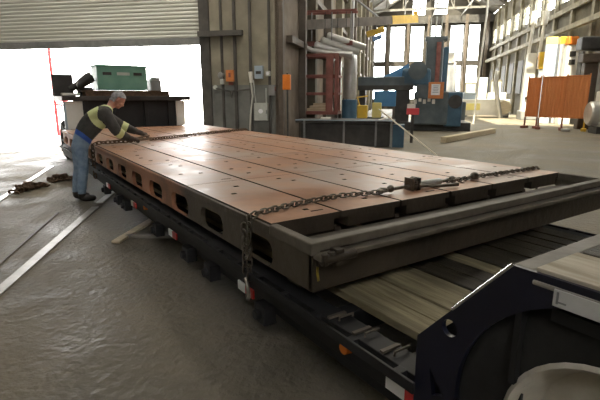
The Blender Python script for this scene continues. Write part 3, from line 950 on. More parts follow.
# ------------------------------------------------------------------ floor things
def strip(name, a, b, wv, h, m, label, cat, group=None, z=0.0):
    a, b = Vector((*a, 0)), Vector((*b, 0))
    d = b - a
    o = MB().box((0, 0, h / 2), (wv, d.length, h)).obj(name, m, None, ((a + b) / 2) + Vector((0, 0, z)), (0, 0, math.atan2(-d.x, d.y)), bevel=min(h, wv) * 0.2)
    return tag(o, label, cat, group)
strip('floor_rail', (-0.75, 2.95), (1.12, 7.05), 0.10, 0.014, 'rail', 'pale worn floor rail running from the lower left to the worker\'s feet', 'rail')
strip('floor_rail', (1.22, 7.3), (1.62, 8.15), 0.10, 0.014, 'rail', 'short end of pale floor rail beyond the worker\'s boots', 'rail')
strip('floor_rail', (-0.5, 6.95), (1.05, 11.9), 0.10, 0.014, 'rail', 'pale floor rail leading out of the bright door beside the chain heaps', 'rail')
strip('floor_groove_bar', (-0.25, 4.7), (0.62, 7.0), 0.03, 0.010, 'column', 'thin dark floor bar lying parallel to the pale floor rail', 'bar')
strip('floor_board', (0.98, 5.12), (1.62, 5.86), 0.10, 0.03, 'wood', 'bare board on the floor sticking out from under the trailer, pointing to the door', 'board')
strip('floor_board', (1.13, 5.30), (1.75, 4.86), 0.08, 0.03, 'grey_beam', 'grey board on the floor running under the trailer edge', 'board')
def heap(a, b, label, nlinks):
    a, b = Vector((*a, 0)), Vector((*b, 0))
    d = b - a
    t = thing('chain_heap', label, 'chain', a, 0)
    pts = []
    nn = 26
    for k in range(nn):
        s = k / (nn - 1)
        off = Vector((-d.y, d.x, 0)).normalized() * random.uniform(-0.12, 0.12)
        pts.append(d * s + off + Vector((0, 0, 0.03 + random.uniform(0, 0.11) * math.sin(PI * min(1, s * 1.2)))))
    chain(t, pts, 0.075, lm3, 'chain_rust', 1.0)
lm3 = link_mesh(0.12, 0.08, 0.017)
heap((0.15, 8.85), (0.70, 9.32), 'heap of rusty chain lying on the floor beside the pale rail', 30)
heap((0.80, 9.70), (1.20, 9.86), 'smaller heap of rusty chain lying on the floor behind the worker', 20)

# ------------------------------------------------------------------ things on the door wall
WZ = VW - 0.005
def on_wall(name, label, cat, u, z, group=None):
    return hthing(name, label, cat, u, WZ, z, group=group)
t = on_wall('breaker_box', 'large light grey electrical box low on the door wall beside the corner', 'electrical box', -4.42, 1.10)
MB().box((0, -0.09, 0), (0.46, 0.18, 0.56)).obj('body', 'lite_grey', t, bevel=0.01)
d = MB().box((0, -0.19, 0), (0.43, 0.02, 0.53)).obj('door', 'lite_grey', t, bevel=0.006)
MB().cyl((0, -0.2, 0.02), (0, -0.215, 0.02), 0.075).obj('round_label', 'paper', d, smooth=True)
MB().box((0.2, -0.22, 0.0), (0.03, 0.06, 0.12)).obj('handle', 'mid_grey', d, bevel=0.006)
MB().cyl((0.16, -0.08, 0.28), (0.16, -0.08, 0.75), 0.025).obj('conduit', 'lite_grey', t, smooth=True)
t = on_wall('meter_box', 'pale blue grey meter box high on the door wall, dark window in it', 'electrical box', -4.49, 2.34)
MB().box((0, -0.07, 0), (0.27, 0.14, 0.40)).obj('body', 'pale_blue', t, bevel=0.01)
MB().box((0, -0.145, -0.01), (0.17, 0.02, 0.09)).obj('window', 'dark_iron', t)
t = on_wall('bell_box', 'small white box right beside the pale blue meter box', 'box', -4.19, 2.30)
MB().box((0, -0.05, 0), (0.15, 0.1, 0.16)).obj('body', 'lite_grey', t, bevel=0.012)
MB().cyl((0, -0.1, 0), (0, -0.13, 0), 0.05).obj('dial', 'paper', t, smooth=True)
t = on_wall('switch_box', 'grey switch box halfway up the wall between meter and breaker box', 'electrical box', -4.07, 1.78)
MB().box((0, -0.06, 0), (0.20, 0.12, 0.33)).obj('body', 'mid_grey', t, bevel=0.01)
MB().box((0.11, -0.08, 0.04), (0.03, 0.03, 0.12)).obj('lever', 'rust_red', t, bevel=0.004)
t = on_wall('fire_call_box', 'faded orange box with dark centre on the door wall', 'box', -5.46, 2.24)
MB().box((0, -0.08, 0), (0.26, 0.16, 0.36)).obj('body', 'rust_orange', t, bevel=0.01)
MB().box((0, -0.165, 0.02), (0.07, 0.02, 0.14)).obj('slot', 'rust_red', t, bevel=0.004)
MB().box((0, -0.05, -0.24), (0.14, 0.08, 0.10)).obj('lower_block', 'rust_red', t, bevel=0.006)
t = on_wall('alarm_horn', 'rounded pale grey horn cover left of the faded orange box', 'horn', -5.80, 2.20)
MB().lathe([(0.0, -0.12), (0.07, -0.115), (0.11, -0.06), (0.12, 0.0)], axis='Y', n=20).obj('cover', 'mid_grey', t, (0, 0, 0.06), smooth=True)
MB().box((0.05, -0.08, -0.14), (0.13, 0.12, 0.17)).obj('speaker', 'lite_grey', t, bevel=0.02)
t = on_wall('knob_switch', 'tiny white round switch low left of the orange box on the door wall', 'switch', -6.02, 1.88)
MB().cyl((0, 0, 0), (0, -0.06, 0), 0.07).obj('plate', 'lite_grey', t, smooth=True)
t = on_wall('hose_and_nozzle', 'white hose nozzle with pale hose hanging down the door wall', 'hose', -4.75, 0.0)
MB().cyl((0.0, -0.08, 2.02), (-0.03, -0.08, 2.36), 0.055, 0.07).obj('nozzle', 'machine_white', t, smooth=True)
MB().tube([(-0.01, -0.08, 2.02), (0.03, -0.08, 1.6), (-0.05, -0.09, 1.0), (-0.09, -0.1, 0.3), (-0.12, -0.14, 0.0)], 0.032, 8).obj('hose', 'hose', t, smooth=True)
MB().tube([(0.06, -0.06, 2.1), (0.12, -0.06, 1.5), (0.14, -0.06, 1.2)], 0.02, 8).obj('cable', 'lite_grey', t, smooth=True)
t = on_wall('pipe_run', 'dark pipe run along the door wall below the orange box', 'pipe', -5.2, 1.80)
MB().tube([(-0.8, -0.05, 0.05), (-0.3, -0.05, -0.05), (-0.25, -0.05, -0.25), (-0.2, -0.05, -0.05), (0.45, -0.05, 0.02)], 0.022, 8).obj('pipe', 'column_dark', t, smooth=True)
t = hthing('orange_cabinet', 'bright orange box on a post beside the red platform', 'box', -3.52, 14.2)
MB().cyl((0, 0.08, 0), (0, 0.08, 2.3), 0.03).obj('post', 'column_dark', t, smooth=True)
MB().box((0, 0, 2.02), (0.24, 0.16, 0.46)).obj('body', 'orange', t, bevel=0.015)

# ------------------------------------------------------------------ left side of the hall
# red platform on legs
t = hthing('steel_platform', 'red oxide steel access platform with guard rails by the hall corner', 'platform', -3.12, 17.6)
MB().box((0, 0, 0.98), (1.66, 1.2, 0.12)).obj('deck', 'rust_red', t, bevel=0.01)
for xx in (-0.78, 0.78):
    for yy in (-0.55, 0.55):
        MB().box((xx, yy, 0.46), (0.11, 0.11, 0.92)).obj('leg', 'lite_grey' if xx < 0 else 'column_dark', t, bevel=0.006)
for xx, wv in ((-0.74, 0.12), (-0.40, 0.10), (0.52, 0.26), (0.78, 0.14)):
    MB().box((xx, -0.55, 2.05), (wv, 0.10, 2.1)).obj('upright', 'rust_red', t, bevel=0.006)
for xx in (-0.74, 0.74):
    MB().box((xx, 0.55, 2.05), (0.10, 0.10, 2.1)).obj('upright', 'rust_red', t, bevel=0.006)
for zz in (1.68, 2.32, 3.06):
    MB().box((0, -0.56, zz), (1.66, 0.06, 0.10)).obj('guard_rail', 'rust_red', t, bevel=0.006)
    MB().box((0, 0.56, zz), (1.66, 0.06, 0.08)).obj('guard_rail', 'rust_red', t, bevel=0.006)
    for s in (-1, 1):
        MB().box((s * 0.80, 0, zz), (0.06, 1.1, 0.08)).obj('guard_rail', 'rust_red', t, bevel=0.006)
o = hthing('board_stack', 'bare timber boards stacked on the red platform', 'boards', -3.05, 17.6, 1.04)
for k in range(3):
    MB().box((0.04 * k, 0, 0.05 + 0.1 * k), (1.0 - 0.2 * k, 0.5, 0.09)).obj('board', 'wood', o, bevel=0.005)
t = hthing('green_locker', 'pale green tall locker standing behind the red platform', 'locker', -2.75, 19.2)
MB().box((0, 0, 1.5), (0.55, 0.5, 3.0)).obj('body', 'silver', t, bevel=0.015)
MB().box((0, -0.26, 1.5), (0.5, 0.02, 2.9)).obj('door', 'lite_grey', t, bevel=0.006)
# long low steel bench in front
t = hthing('surface_bench', 'long dark steel bench with pale blue rail and posts behind the plate', 'bench', -1.75, 15.1)
MB().box((0, 0.1, 0.80), (3.2, 1.1, 0.10)).obj('top', 'dark_iron', t, bevel=0.01)
MB().box((0, 0.1, 0.38), (2.9, 0.9, 0.70)).obj('body', 'dark_iron', t, bevel=0.015)
MB().box((0, -0.47, 0.84), (3.2, 0.03, 0.03)).obj('edge_rail', 'pale_blue', t, bevel=0.006)
for xx in (-1.30, 0.0, 1.02, 1.5):
    MB().box((xx, -0.46, 0.41), (0.06, 0.06, 0.82)).obj('post', 'mid_grey', t, bevel=0.006)
MB().box((1.72, -0.1, 0.36), (0.36, 0.5, 0.72)).obj('end_cabinet', 'blue', t, bevel=0.012)
tag(MB().box((0, 0, 0.04), (0.34, 0.1, 0.08)).obj('paper_roll', 'machine_white', None, H(-2.35, 14.75, 0.85), (0, 0, -HD + 0.1), bevel=0.02), 'short white bar lying on the dark bench end near the red platform', 'bar')
tag(MB().box((0, 0, 0.02), (0.62, 0.14, 0.03)).obj('white_plate', 'machine_white', None, H(-0.55, 15.2, 0.85), (0, R(-14), -HD + 0.5), bevel=0.005), 'tilted white plate resting on the dark bench behind the leaning stick', 'plate')
t = hthing('safety_box', 'small bright red box with white top on a stand by the machine', 'box', 0.42, 16.4)
MB().box((0, 0, 0.5), (0.1, 0.1, 1.0)).obj('stand', 'dark_iron', t)
MB().box((0, 0, 1.08), (0.42, 0.3, 0.22)).obj('body', 'red_paint', t, bevel=0.015)
MB().box((-0.06, 0, 1.26), (0.28, 0.2, 0.14)).obj('top_box', 'machine_white', t, bevel=0.01)
# leaning stick
a, b = H(1.04, 12.84, 0.012), H(-0.66, 14.60, 1.20)
d = b - a
o = tag(MB().cyl((0, 0, 0), tuple(d), 0.022, 0.02, 8).obj('leaning_stick', 'wood_stick', None, a, smooth=True), 'pale thin stick leaning from the floor against the dark bench', 'stick')
# timber beam on the floor
a, b = H(1.51, 16.5, 0), H(4.05, 21.5, 0)
d = b - a
tag(MB().box((0, 0, 0.11), (0.22, d.length, 0.20)).obj('timber_beam', 'wood', None, (a + b) / 2 + Vector((0, 0, 0.0)), (0, 0, math.atan2(-d.x, d.y)), bevel=0.01), 'long pale timber beam lying on the hall floor', 'beam')
# yellow pallet truck, tank, ducts
t = hthing('yellow_machine', 'small yellow machine with dark frame behind the dark bench', 'machine', -1.15, 18.3)
MB().box((0, 0, 0.45), (1.0, 0.6, 0.7)).obj('frame', 'dark_iron', t, bevel=0.02)
MB().box((-0.3, -0.2, 1.0), (0.4, 0.3, 0.5)).obj('front_cover', 'yellow', t, bevel=0.03)
MB().box((0.25, -0.1, 1.05), (0.35, 0.4, 0.6)).obj('rear_cover', 'pale_yellow', t, bevel=0.03)
for xx in (-0.35, 0.35):
    MB().cyl((xx, -0.4, 0.18), (xx, -0.3, 0.18), 0.18).obj('wheel', 'tyre', t, smooth=True)
MB().tube([(-0.4, -0.2, 1.2), (-0.5, -0.3, 1.55), (-0.1, -0.3, 1.6)], 0.03, 8).obj('handle', 'yellow', t, smooth=True)
for k, (uu, vv, lb) in enumerate(((-2.65, 18.6, 'blue drum standing behind the red platform edge'), (-0.62, 18.8, 'bright blue bin below the machine arm'))):
    t = hthing('blue_drum' if k == 0 else 'blue_bin', lb, 'drum' if k == 0 else 'bin', uu + (0.72 if k == 0 else 0), vv - (0.85 if k == 0 else 0))
    if k == 0:
        MB().lathe([(0, 0), (0.27, 0), (0.29, 0.02), (0.29, 0.4), (0.3, 0.42), (0.29, 0.44), (0.29, 1.45), (0.27, 1.47), (0, 1.47)], n=24).obj('body', 'blue', t, smooth=True)
    else:
        MB().box((0, 0, 1.5), (0.85, 0.5, 0.6)).obj('body', 'bright_blue', t, bevel=0.02)
        for xx in (-0.35, 0.35):
            MB().box((xx, 0, 0.6), (0.08, 0.4, 1.2)).obj('stand', 'column', t)
t = hthing('silver_tank', 'tall silver tank hung on the left hall wall', 'tank', -2.05, 18.9)
MB().lathe([(0.0, 1.3), (0.16, 1.36), (0.26, 1.55), (0.27, 1.7), (0.27, 3.0), (0.24, 3.25), (0.12, 3.42), (0.0, 3.46)], n=24).obj('body', 'silver', t, smooth=True)
for k in range(3):
    a = 2 * PI * k / 3
    MB().cyl((0.2 * math.cos(a), 0.2 * math.sin(a), 0), (0.2 * math.cos(a), 0.2 * math.sin(a), 1.6), 0.03).obj('leg', 'mid_grey', t, smooth=True)
MB().cyl((0.05, 0, 3.4), (0.05, 0, 8.0), 0.06).obj('outlet_pipe', 'silver', t, smooth=True)
for k in range(3):
    o = hthing('duct_tube', ('lowest of the three silver tubes slung above the red platform', 'middle silver tube slung above the red platform', 'upper silver tube slung above the red platform')[k], 'duct', -3.2 + 0.22 * k, 17.3 + 0.1 * k, 3.45 + 0.17 * k)
    MB().lathe([(0.0, -0.03), (0.09, -0.02), (0.125, 0.03), (0.13, 0.1)], axis='X', n=16).obj('end_cap', 'silver', o, smooth=True).rotation_euler = (0, R(15), 0)
    MB().cyl((0.02, 0, 0), (1.35, 0.4, -0.42), 0.12, n=18).obj('tube', 'silver', o, smooth=True)
    MB().cyl((0.35, 0.1, 0), (0.35, 0.1, 1.2 - 0.17 * k), 0.012, n=6).obj('hanger', 'dark_iron', o)
    MB().cyl((1.1, 0.33, -0.3), (1.1, 0.33, 1.2 - 0.17 * k), 0.012, n=6).obj('hanger', 'dark_iron', o)
t = hthing('overhead_frame', 'rusty overhead pipe frame carrying silver tubes off the left wall', 'frame', -3.7, 17.4, 4.5)
for yy in (0, 0.45):
    MB().box((0.95, yy, 0.12), (2.1, 0.06, 0.08)).obj('beam', 'rust_red', t)
MB().tube([(-0.05, -0.2, -1.05), (0.4, -0.2, -1.25), (1.0, -0.2, -1.35), (1.9, -0.15, -1.4)], 0.085, 10).obj('bent_pipe', 'silver', t, smooth=True)
for xx in (0.35, 1.1, 1.8):
    MB().cyl((xx, 0, -0.9), (xx, 0, 0.1), 0.02, n=8).obj('rod', 'mid_grey', t)
MB().box((0.9, 0.25, -0.98), (1.9, 0.08, 0.16)).obj('lower_beam', 'rust_red', t)
# jib crane
a, b = (-3.65, 17.0, 4.05), (0.62, 24.5, 5.28)
t = hthing('jib_crane', 'brown wall jib crane with yellow tip reaching out of the left wall', 'crane', -3.62, 17.0)
L = Vector((0.55 + 3.62, 24.0 - 17.0, 5.25 - 4.1))
MB().bar((0, 0, 4.1), (L.x * 0.72, L.y * 0.72, 4.1 + L.z * 0.72), 0.18, 0.34).obj('jib_arm', 'column', t, bevel=0.01)
MB().bar((L.x * 0.72, L.y * 0.72, 4.1 + L.z * 0.72), (L.x, L.y, 4.1 + L.z), 0.2, 0.36).obj('arm_tip', 'yellow', t, bevel=0.01)
MB().box((L.x * 0.985, L.y * 0.985, 4.1 + L.z + 0.22), (0.2, 0.2, 0.2)).obj('end_stop', 'yellow', t, bevel=0.01)
MB().bar((0, 0, 6.4), (L.x * 0.6, L.y * 0.6, 4.25 + L.z * 0.6), 0.06, 0.06).obj('tie_rod', 'mid_grey', t)
MB().box((0.0, 0.0, 3.3), (0.3, 0.3, 6.6)).obj('mast', 'column', t, bevel=0.01)
h0 = Vector((L.x * 0.57, L.y * 0.57, 4.1 + L.z * 0.57))
ho = hthing('chain_hoist', 'yellow and blue hoist trolley slung beneath the brown jib arm', 'hoist', 0, 0)
ho.location = H(-3.62 + h0.x, 17.0 + h0.y, h0.z - 0.19)
MB().bar((-0.36, 0, -0.36), (0.40, 0, -0.14), 0.2, 0.24).obj('hoist_body', 'yellow', ho, bevel=0.03)
MB().bar((-0.1, 0, -0.58), (0.30, 0, -0.44), 0.16, 0.18).obj('motor', 'tarp_blue', ho, bevel=0.03)
MB().box((0.0, 0, -0.08), (0.14, 0.22, 0.18)).obj('trolley', 'dark_iron', ho)

# ------------------------------------------------------------------ horizontal boring mill
t = hthing('boring_mill', 'big blue grey boring mill with tall column in the hall', 'machine', 1.0, 23.2)
MB().box((0.6, 0.2, 0.20), (3.2, 2.2, 0.4)).obj('bed', 'dark_iron', t, bevel=0.03)
MB().box((0.45, 0.3, 2.2), (0.75, 0.8, 3.9)).obj('column', 'blue_grey', t, bevel=0.04)
MB().box((0.62, -0.15, 2.2), (0.20, 0.12, 3.7)).obj('slideway', 'rust_red', t, bevel=0.01)
MB().box((0.98, 0.25, 2.1), (0.22, 0.6, 3.5)).obj('counterweight', 'blue', t, bevel=0.03)
MB().box((0.5, 0.25, 4.22), (1.0, 0.7, 0.2)).obj('column_cap', 'blue_grey', t, bevel=0.03)
for xx in (0.2, 0.45, 0.7):
    MB().cyl((xx, 0.1, 4.25), (xx, 0.1, 5.2), 0.04, n=8).obj('top_rod', 'lite_grey', t)
MB().box((-0.35, -0.3, 2.45), (1.3, 0.9, 0.8)).obj('spindle_head', 'blue', t, bevel=0.12)
MB().cyl((-0.3, -0.8, 2.75), (-0.3, 0.2, 2.75), 0.42, n=24).obj('gear_cover', 'blue_grey', t, smooth=True)
MB().poly([(-2.3, -0.4, 2.3), (-0.7, -0.4, 2.4), (-0.7, -0.4, 3.1), (-1.4, -0.4, 2.75)], (0, 0.5, 0)).obj('arm_guard', 'bright_blue', t)
MB().box((-1.75, -0.4, 2.18), (2.6, 0.7, 0.62)).obj('cross_arm', 'blue_grey', t, bevel=0.04)
MB().box((-1.75, -0.78, 1.98), (2.6, 0.05, 0.22)).obj('arm_slide', 'dark_iron', t)
MB().box((-0.95, -0.35, 1.0), (0.7, 0.7, 1.75)).obj('arm_stand', 'dark_iron', t, bevel=0.03)
MB().box((-2.85, -0.3, 1.0), (0.3, 0.5, 1.9)).obj('arm_stand', 'dark_iron', t, bevel=0.03)
MB().box((0.35, -0.9, 1.05), (1.5, 0.9, 1.5)).obj('saddle', 'blue_grey', t, bevel=0.08)
MB().box((1.35, -0.8, 1.0), (0.75, 0.9, 1.55)).obj('control_cabinet', 'blue', t, bevel=0.06)
MB().cyl((1.4, -1.3, 1.35), (1.4, -1.2, 1.35), 0.3, n=24).obj('hand_wheel', 'dark_iron', t, smooth=True)
for k in range(5):
    MB().box((-0.35 + 0.2 * k, -1.37, 1.35 + 0.1 * (k % 2)), (0.13, 0.06, 0.2)).obj('gauge', 'machine_white', t, bevel=0.01)
MB().box((-0.1, -1.4, 1.8), (0.5, 0.1, 0.6)).obj('switch_panel', 'blue_grey', t, bevel=0.01)
s = MB().box((0.52, -1.45, 1.85), (0.66, 0.06, 0.72)).obj('sign_frame', 'rust_orange', t, bevel=0.01)
MB().box((0.50, -1.49, 1.88), (0.38, 0.02, 0.48)).obj('paper_notice', 'paper', s)
b = MB()
for k in range(5):
    b.box((0.50, -1.503, 2.04 - 0.07 * k), (0.26 - 0.05 * (k % 2), 0.006, 0.018))
b.obj('notice_lines', 'ink', s)
# white shrouded machine by the right windows, dark stack, work lamps
t = hthing('white_column_machine', 'pale shrouded column machine in front of the end windows', 'machine', 2.55, 27.0)
MB().box((0, 0, 1.7), (0.9, 0.7, 3.4), taper=0.7).obj('shroud', 'silver', t, bevel=0.08)
MB().box((0.0, -0.1, 3.6), (0.4, 0.4, 0.6)).obj('head', 'machine_white', t, bevel=0.06)
MB().box((0.3, -0.5, 0.7), (1.2, 0.5, 1.2)).obj('base_cover', 'blue_grey', t, bevel=0.06)
t = hthing('cable_reel', 'large pale cable reel on the sunlit floor left of the long white machine', 'reel', 3.1, 31.0)
MB().cyl((0, -0.35, 0.62), (0, 0.35, 0.62), 0.3, n=20).obj('drum', 'machine_white', t, smooth=True)
for yy in (-0.38, 0.38):
    MB().cyl((0, yy - 0.04, 0.62), (0, yy + 0.04, 0.62), 0.62, n=28).obj('flange', 'wood', t, smooth=True)
t = hthing('long_white_machine', 'long low white planer machine on the sunlit floor by right wall', 'machine', 6.3, 38.0)
MB().box((0, 0, 0.75), (3.4, 1.6, 1.2)).obj('bed', 'machine_white', t, bevel=0.06)
MB().box((-1.2, 0, 1.55), (0.9, 1.2, 0.6)).obj('left_block', 'pale_blue', t, bevel=0.05)
MB().box((0.9, 0.2, 1.6), (1.2, 1.0, 0.5)).obj('right_block', 'machine_white', t, bevel=0.05)
MB().cyl((1.3, -0.95, 0.75), (1.3, -0.8, 0.75), 0.5, n=24).obj('drive_wheel', 'wood', t, smooth=True)
MB().box((-0.9, -0.83, 0.8), (1.0, 0.06, 0.5)).obj('access_door', 'pale_yellow', t, bevel=0.01)
for xx in (-1.5, 1.5):
    MB().box((xx, 0, 0.1), (0.4, 1.5, 0.2)).obj('foot', 'mid_grey', t)
for k, (uu, hh, lb) in enumerate(((5.35, 2.7, 'pale cabinet at left of three behind the long white machine'), (6.25, 3.1, 'taller middle cabinet behind the long white machine'), (7.35, 2.9, 'pale cabinet at right of three behind the long white machine'))):
    t = hthing('tool_cabinet', lb, 'cabinet', uu + 0.3, 41.5, group='cabinets behind the white machine')
    MB().box((0, 0, hh / 2), (0.85, 0.7, hh)).obj('body', 'hall_right' if k != 1 else 'lite_grey', t, bevel=0.03)
    MB().box((0, -0.36, hh / 2), (0.75, 0.03, hh - 0.3)).obj('door', 'lite_grey', t, bevel=0.01)
t = hthing('blue_cabinet', 'pale blue machine cabinet left of the long white machine', 'cabinet', 3.95, 38.5)
MB().box((0, 0, 1.0), (1.0, 0.8, 2.0)).obj('body', 'pale_blue', t, bevel=0.04)
MB().box((0, -0.42, 1.1), (0.8, 0.03, 1.4)).obj('door', 'pale_blue', t, bevel=0.01)
t = hthing('bent_post', 'pale bent steel post leaning over the long white machine', 'post', 7.1, 36.6)
MB().tube([(0.2, 0, 0), (-0.1, 0, 1.2), (-0.35, 0, 2.6), (-0.3, 0, 3.4)], 0.16, 10).obj('post', 'silver', t, smooth=True)
t = hthing('drop_pipe', 'thin pale pipe hanging down the hall near the end windows', 'pipe', 0, 0)
t.location = H(4.35, 28.5)
MB().tube([(0.12, 0, 9.5), (0.1, 0, 6.0), (-0.03, 0, 3.0), (-0.12, 0, 0.0)], 0.055, 8).obj('pipe', 'machine_white', t, smooth=True)

# ------------------------------------------------------------------ right side of the hall
t = hthing('white_pillar_machine', 'white upright machine column with yellow cap beside rust screens', 'machine', hx(530, 34.5), 34.5)
t.scale = (1.22,) * 3
MB().box((-0.15, 0, 1.9), (0.55, 0.6, 3.4), taper=0.8).obj('column', 'machine_white', t, bevel=0.05)
MB().box((0.05, 0, 0.25), (1.1, 1.0, 0.5)).obj('base', 'mid_grey', t, bevel=0.04)
MB().box((0.35, -0.2, 3.2), (0.35, 0.4, 0.9)).obj('yellow_guard', 'yellow', t, bevel=0.04)
MB().box((0.42, -0.2, 2.2), (0.3, 0.3, 1.4)).obj('side_panel', 'lite_grey', t, bevel=0.03)
for xx in (-0.3, 0.25):
    MB().cyl((xx, 0.1, 3.4), (xx + 0.1, 0.1, 5.2), 0.09, n=10).obj('riser', 'machine_white', t, smooth=True)
    MB().cyl((xx + 0.1, 0.1, 5.1), (xx + 0.13, 0.1, 5.8), 0.17, n=12).obj('lamp_head', 'machine_white', t, smooth=True)
for k in range(3):
    MB().cyl((-0.25 + 0.2 * k, -0.36, 1.2 + 0.5 * k), (-0.25 + 0.2 * k, -0.28, 1.2 + 0.5 * k), 0.09, n=12).obj('dial', 'dark_iron', t, smooth=True)
# three rust-coloured welding screens
scr = [(527.5, 539.5, 25.5, 'narrow rust brown screen panel farthest left of the three'), (541.5, 565, 24.6, 'rust brown screen panel in the middle of the three'), (565.5, 588, 23.9, 'rust brown screen panel nearest the right edge, on a yellow foot')]
for k, (xa, xb, vv, lb) in enumerate(scr):
    ua, ub = hx(xa, vv), hx(xb, vv - 0.3)
    c = (ua + ub) / 2
    t = hthing('welding_screen', lb, 'screen', c, vv - 0.15, 0, math.atan2(-0.3, ub - ua), 'rust brown welding screens')
    ww = math.hypot(ub - ua, 0.3)
    z0, z1 = 0.62, 2.45 + 0.02 * k
    b = MB()
    nn = 24
    pts = [(-ww / 2 + ww * i / nn, 0.018 * math.sin(i * 1.9)) for i in range(nn + 1)]
    fr = [b.bm.verts.new((px, py, z0)) for px, py in pts]
    tp = [b.bm.verts.new((px, py, z1)) for px, py in pts]
    for i in range(nn):
        b.bm.faces.new((fr[i], fr[i + 1], tp[i + 1], tp[i]))
    o = b.obj('curtain', 'screen', t)
    o.modifiers.new('thick', 'SOLIDIFY').thickness = 0.02
    f = MB()
    for xx in (-ww / 2, ww / 2):
        f.box((xx, 0, (z1 + 0.12) / 2 + 0.06), (0.05, 0.05, z1))
    f.box((0, 0, z1 + 0.02), (ww, 0.05, 0.05)).box((0, 0, z0 - 0.02), (ww, 0.05, 0.05))
    f.obj('frame', 'rust_orange', t)
    for xx in (-ww / 2, ww / 2):
        MB().box((xx, 0, 0.06), (0.22, 0.5, 0.12)).box((xx, 0, 0.3), (0.07, 0.07, 0.5)).obj('foot', 'yellow' if (k == 2 and xx > 0) else 'rust_red', t, bevel=0.01)
for k, (uu, vv, wv, mm, lb) in enumerate(((7.6, 27.2, 0.5, 'pale_blue', 'pale blue tall panel left in the row behind the rust screens'), (8.12, 27.2, 0.34, 'mid_grey', 'grey tall panel in the middle of the row behind the rust screens'), (8.50, 27.2, 0.26, 'machine_white', 'white slim panel right in the row behind the rust screens'))):
    t = hthing('tall_panel', lb, 'panel', uu * 30 / 27.2, 30.0)
    t.scale = (1.1,) * 3
    MB().box((0, 0, 2.05), (wv, 0.35, 4.1)).obj('body', mm, t, bevel=0.02)
    MB().box((-wv * 0.3, -0.19, 2.05), (wv * 0.18, 0.03, 4.0)).obj('edge_strip', 'machine_white' if mm != 'machine_white' else 'bright_blue', t)
    MB().box((0, 0, 4.28), (wv, 0.36, 0.36)).obj('cap', ('pale_yellow', 'yellow', 'pale_yellow')[k], t, bevel=0.02)
t = hthing('control_pendant_cabinet', 'white control cabinet with dark screens behind the nearest rust screen', 'cabinet', 9.3, 29.5)
t.scale = (1.1,) * 3
MB().box((0, 0, 2.0), (0.56, 0.5, 4.0)).obj('body', 'machine_white', t, bevel=0.03)
for zz in (3.55, 3.15):
    MB().box((0.0, -0.26, zz), (0.30, 0.03, 0.26)).obj('display', 'dark_iron', t, bevel=0.01)
MB().box((-0.05, -0.05, 4.2), (0.5, 0.5, 0.4)).obj('orange_cap', 'orange', t, bevel=0.05)
t = hthing('dark_machine_head', 'dark machine head projecting at the right edge above the rust screens', 'machine', 8.75, 24.9)
MB().box((-0.05, 0, 4.0), (1.1, 0.8, 0.6)).obj('head', 'dark_iron', t, bevel=0.06)
MB().box((0.0, 0, 3.35), (0.9, 0.6, 0.4)).obj('slide', 'column', t, bevel=0.04)
MB().box((0.1, 0.3, 1.75), (0.6, 0.5, 3.5)).obj('column', 'column', t, bevel=0.04)
t = hthing('white_lathe', 'white lathe with round chuck at the right edge beside the last rust screen', 'machine', 8.45, 22.4)
MB().box((0.35, 0, 0.9), (0.8, 0.8, 1.8)).obj('headstock', 'machine_white', t, bevel=0.05)
MB().lathe([(0.0, -0.2), (0.45, -0.2), (0.52, -0.12), (0.52, 0.2), (0.0, 0.2)], (-0.22, 0, 0.85), 'X', 28).obj('chuck', 'silver', t, smooth=True)
MB().box((0.2, -0.3, 2.1), (0.5, 0.3, 0.6)).obj('control_box', 'pale_yellow', t, bevel=0.03)
MB().box((0.3, 0, 0.15), (0.9, 0.9, 0.3)).obj('base', 'dark_iron', t)
tag(MB().lathe([(0.0, 0.0), (0.16, 0.0), (0.2, 0.05), (0.19, 0.11), (0.1, 0.14), (0.0, 0.13)], n=18).obj('metal_pan', 'silver', None, H(hx(570, 23.3), 23.3), smooth=True), 'small shiny pan on the floor under the nearest rust screen', 'pan')

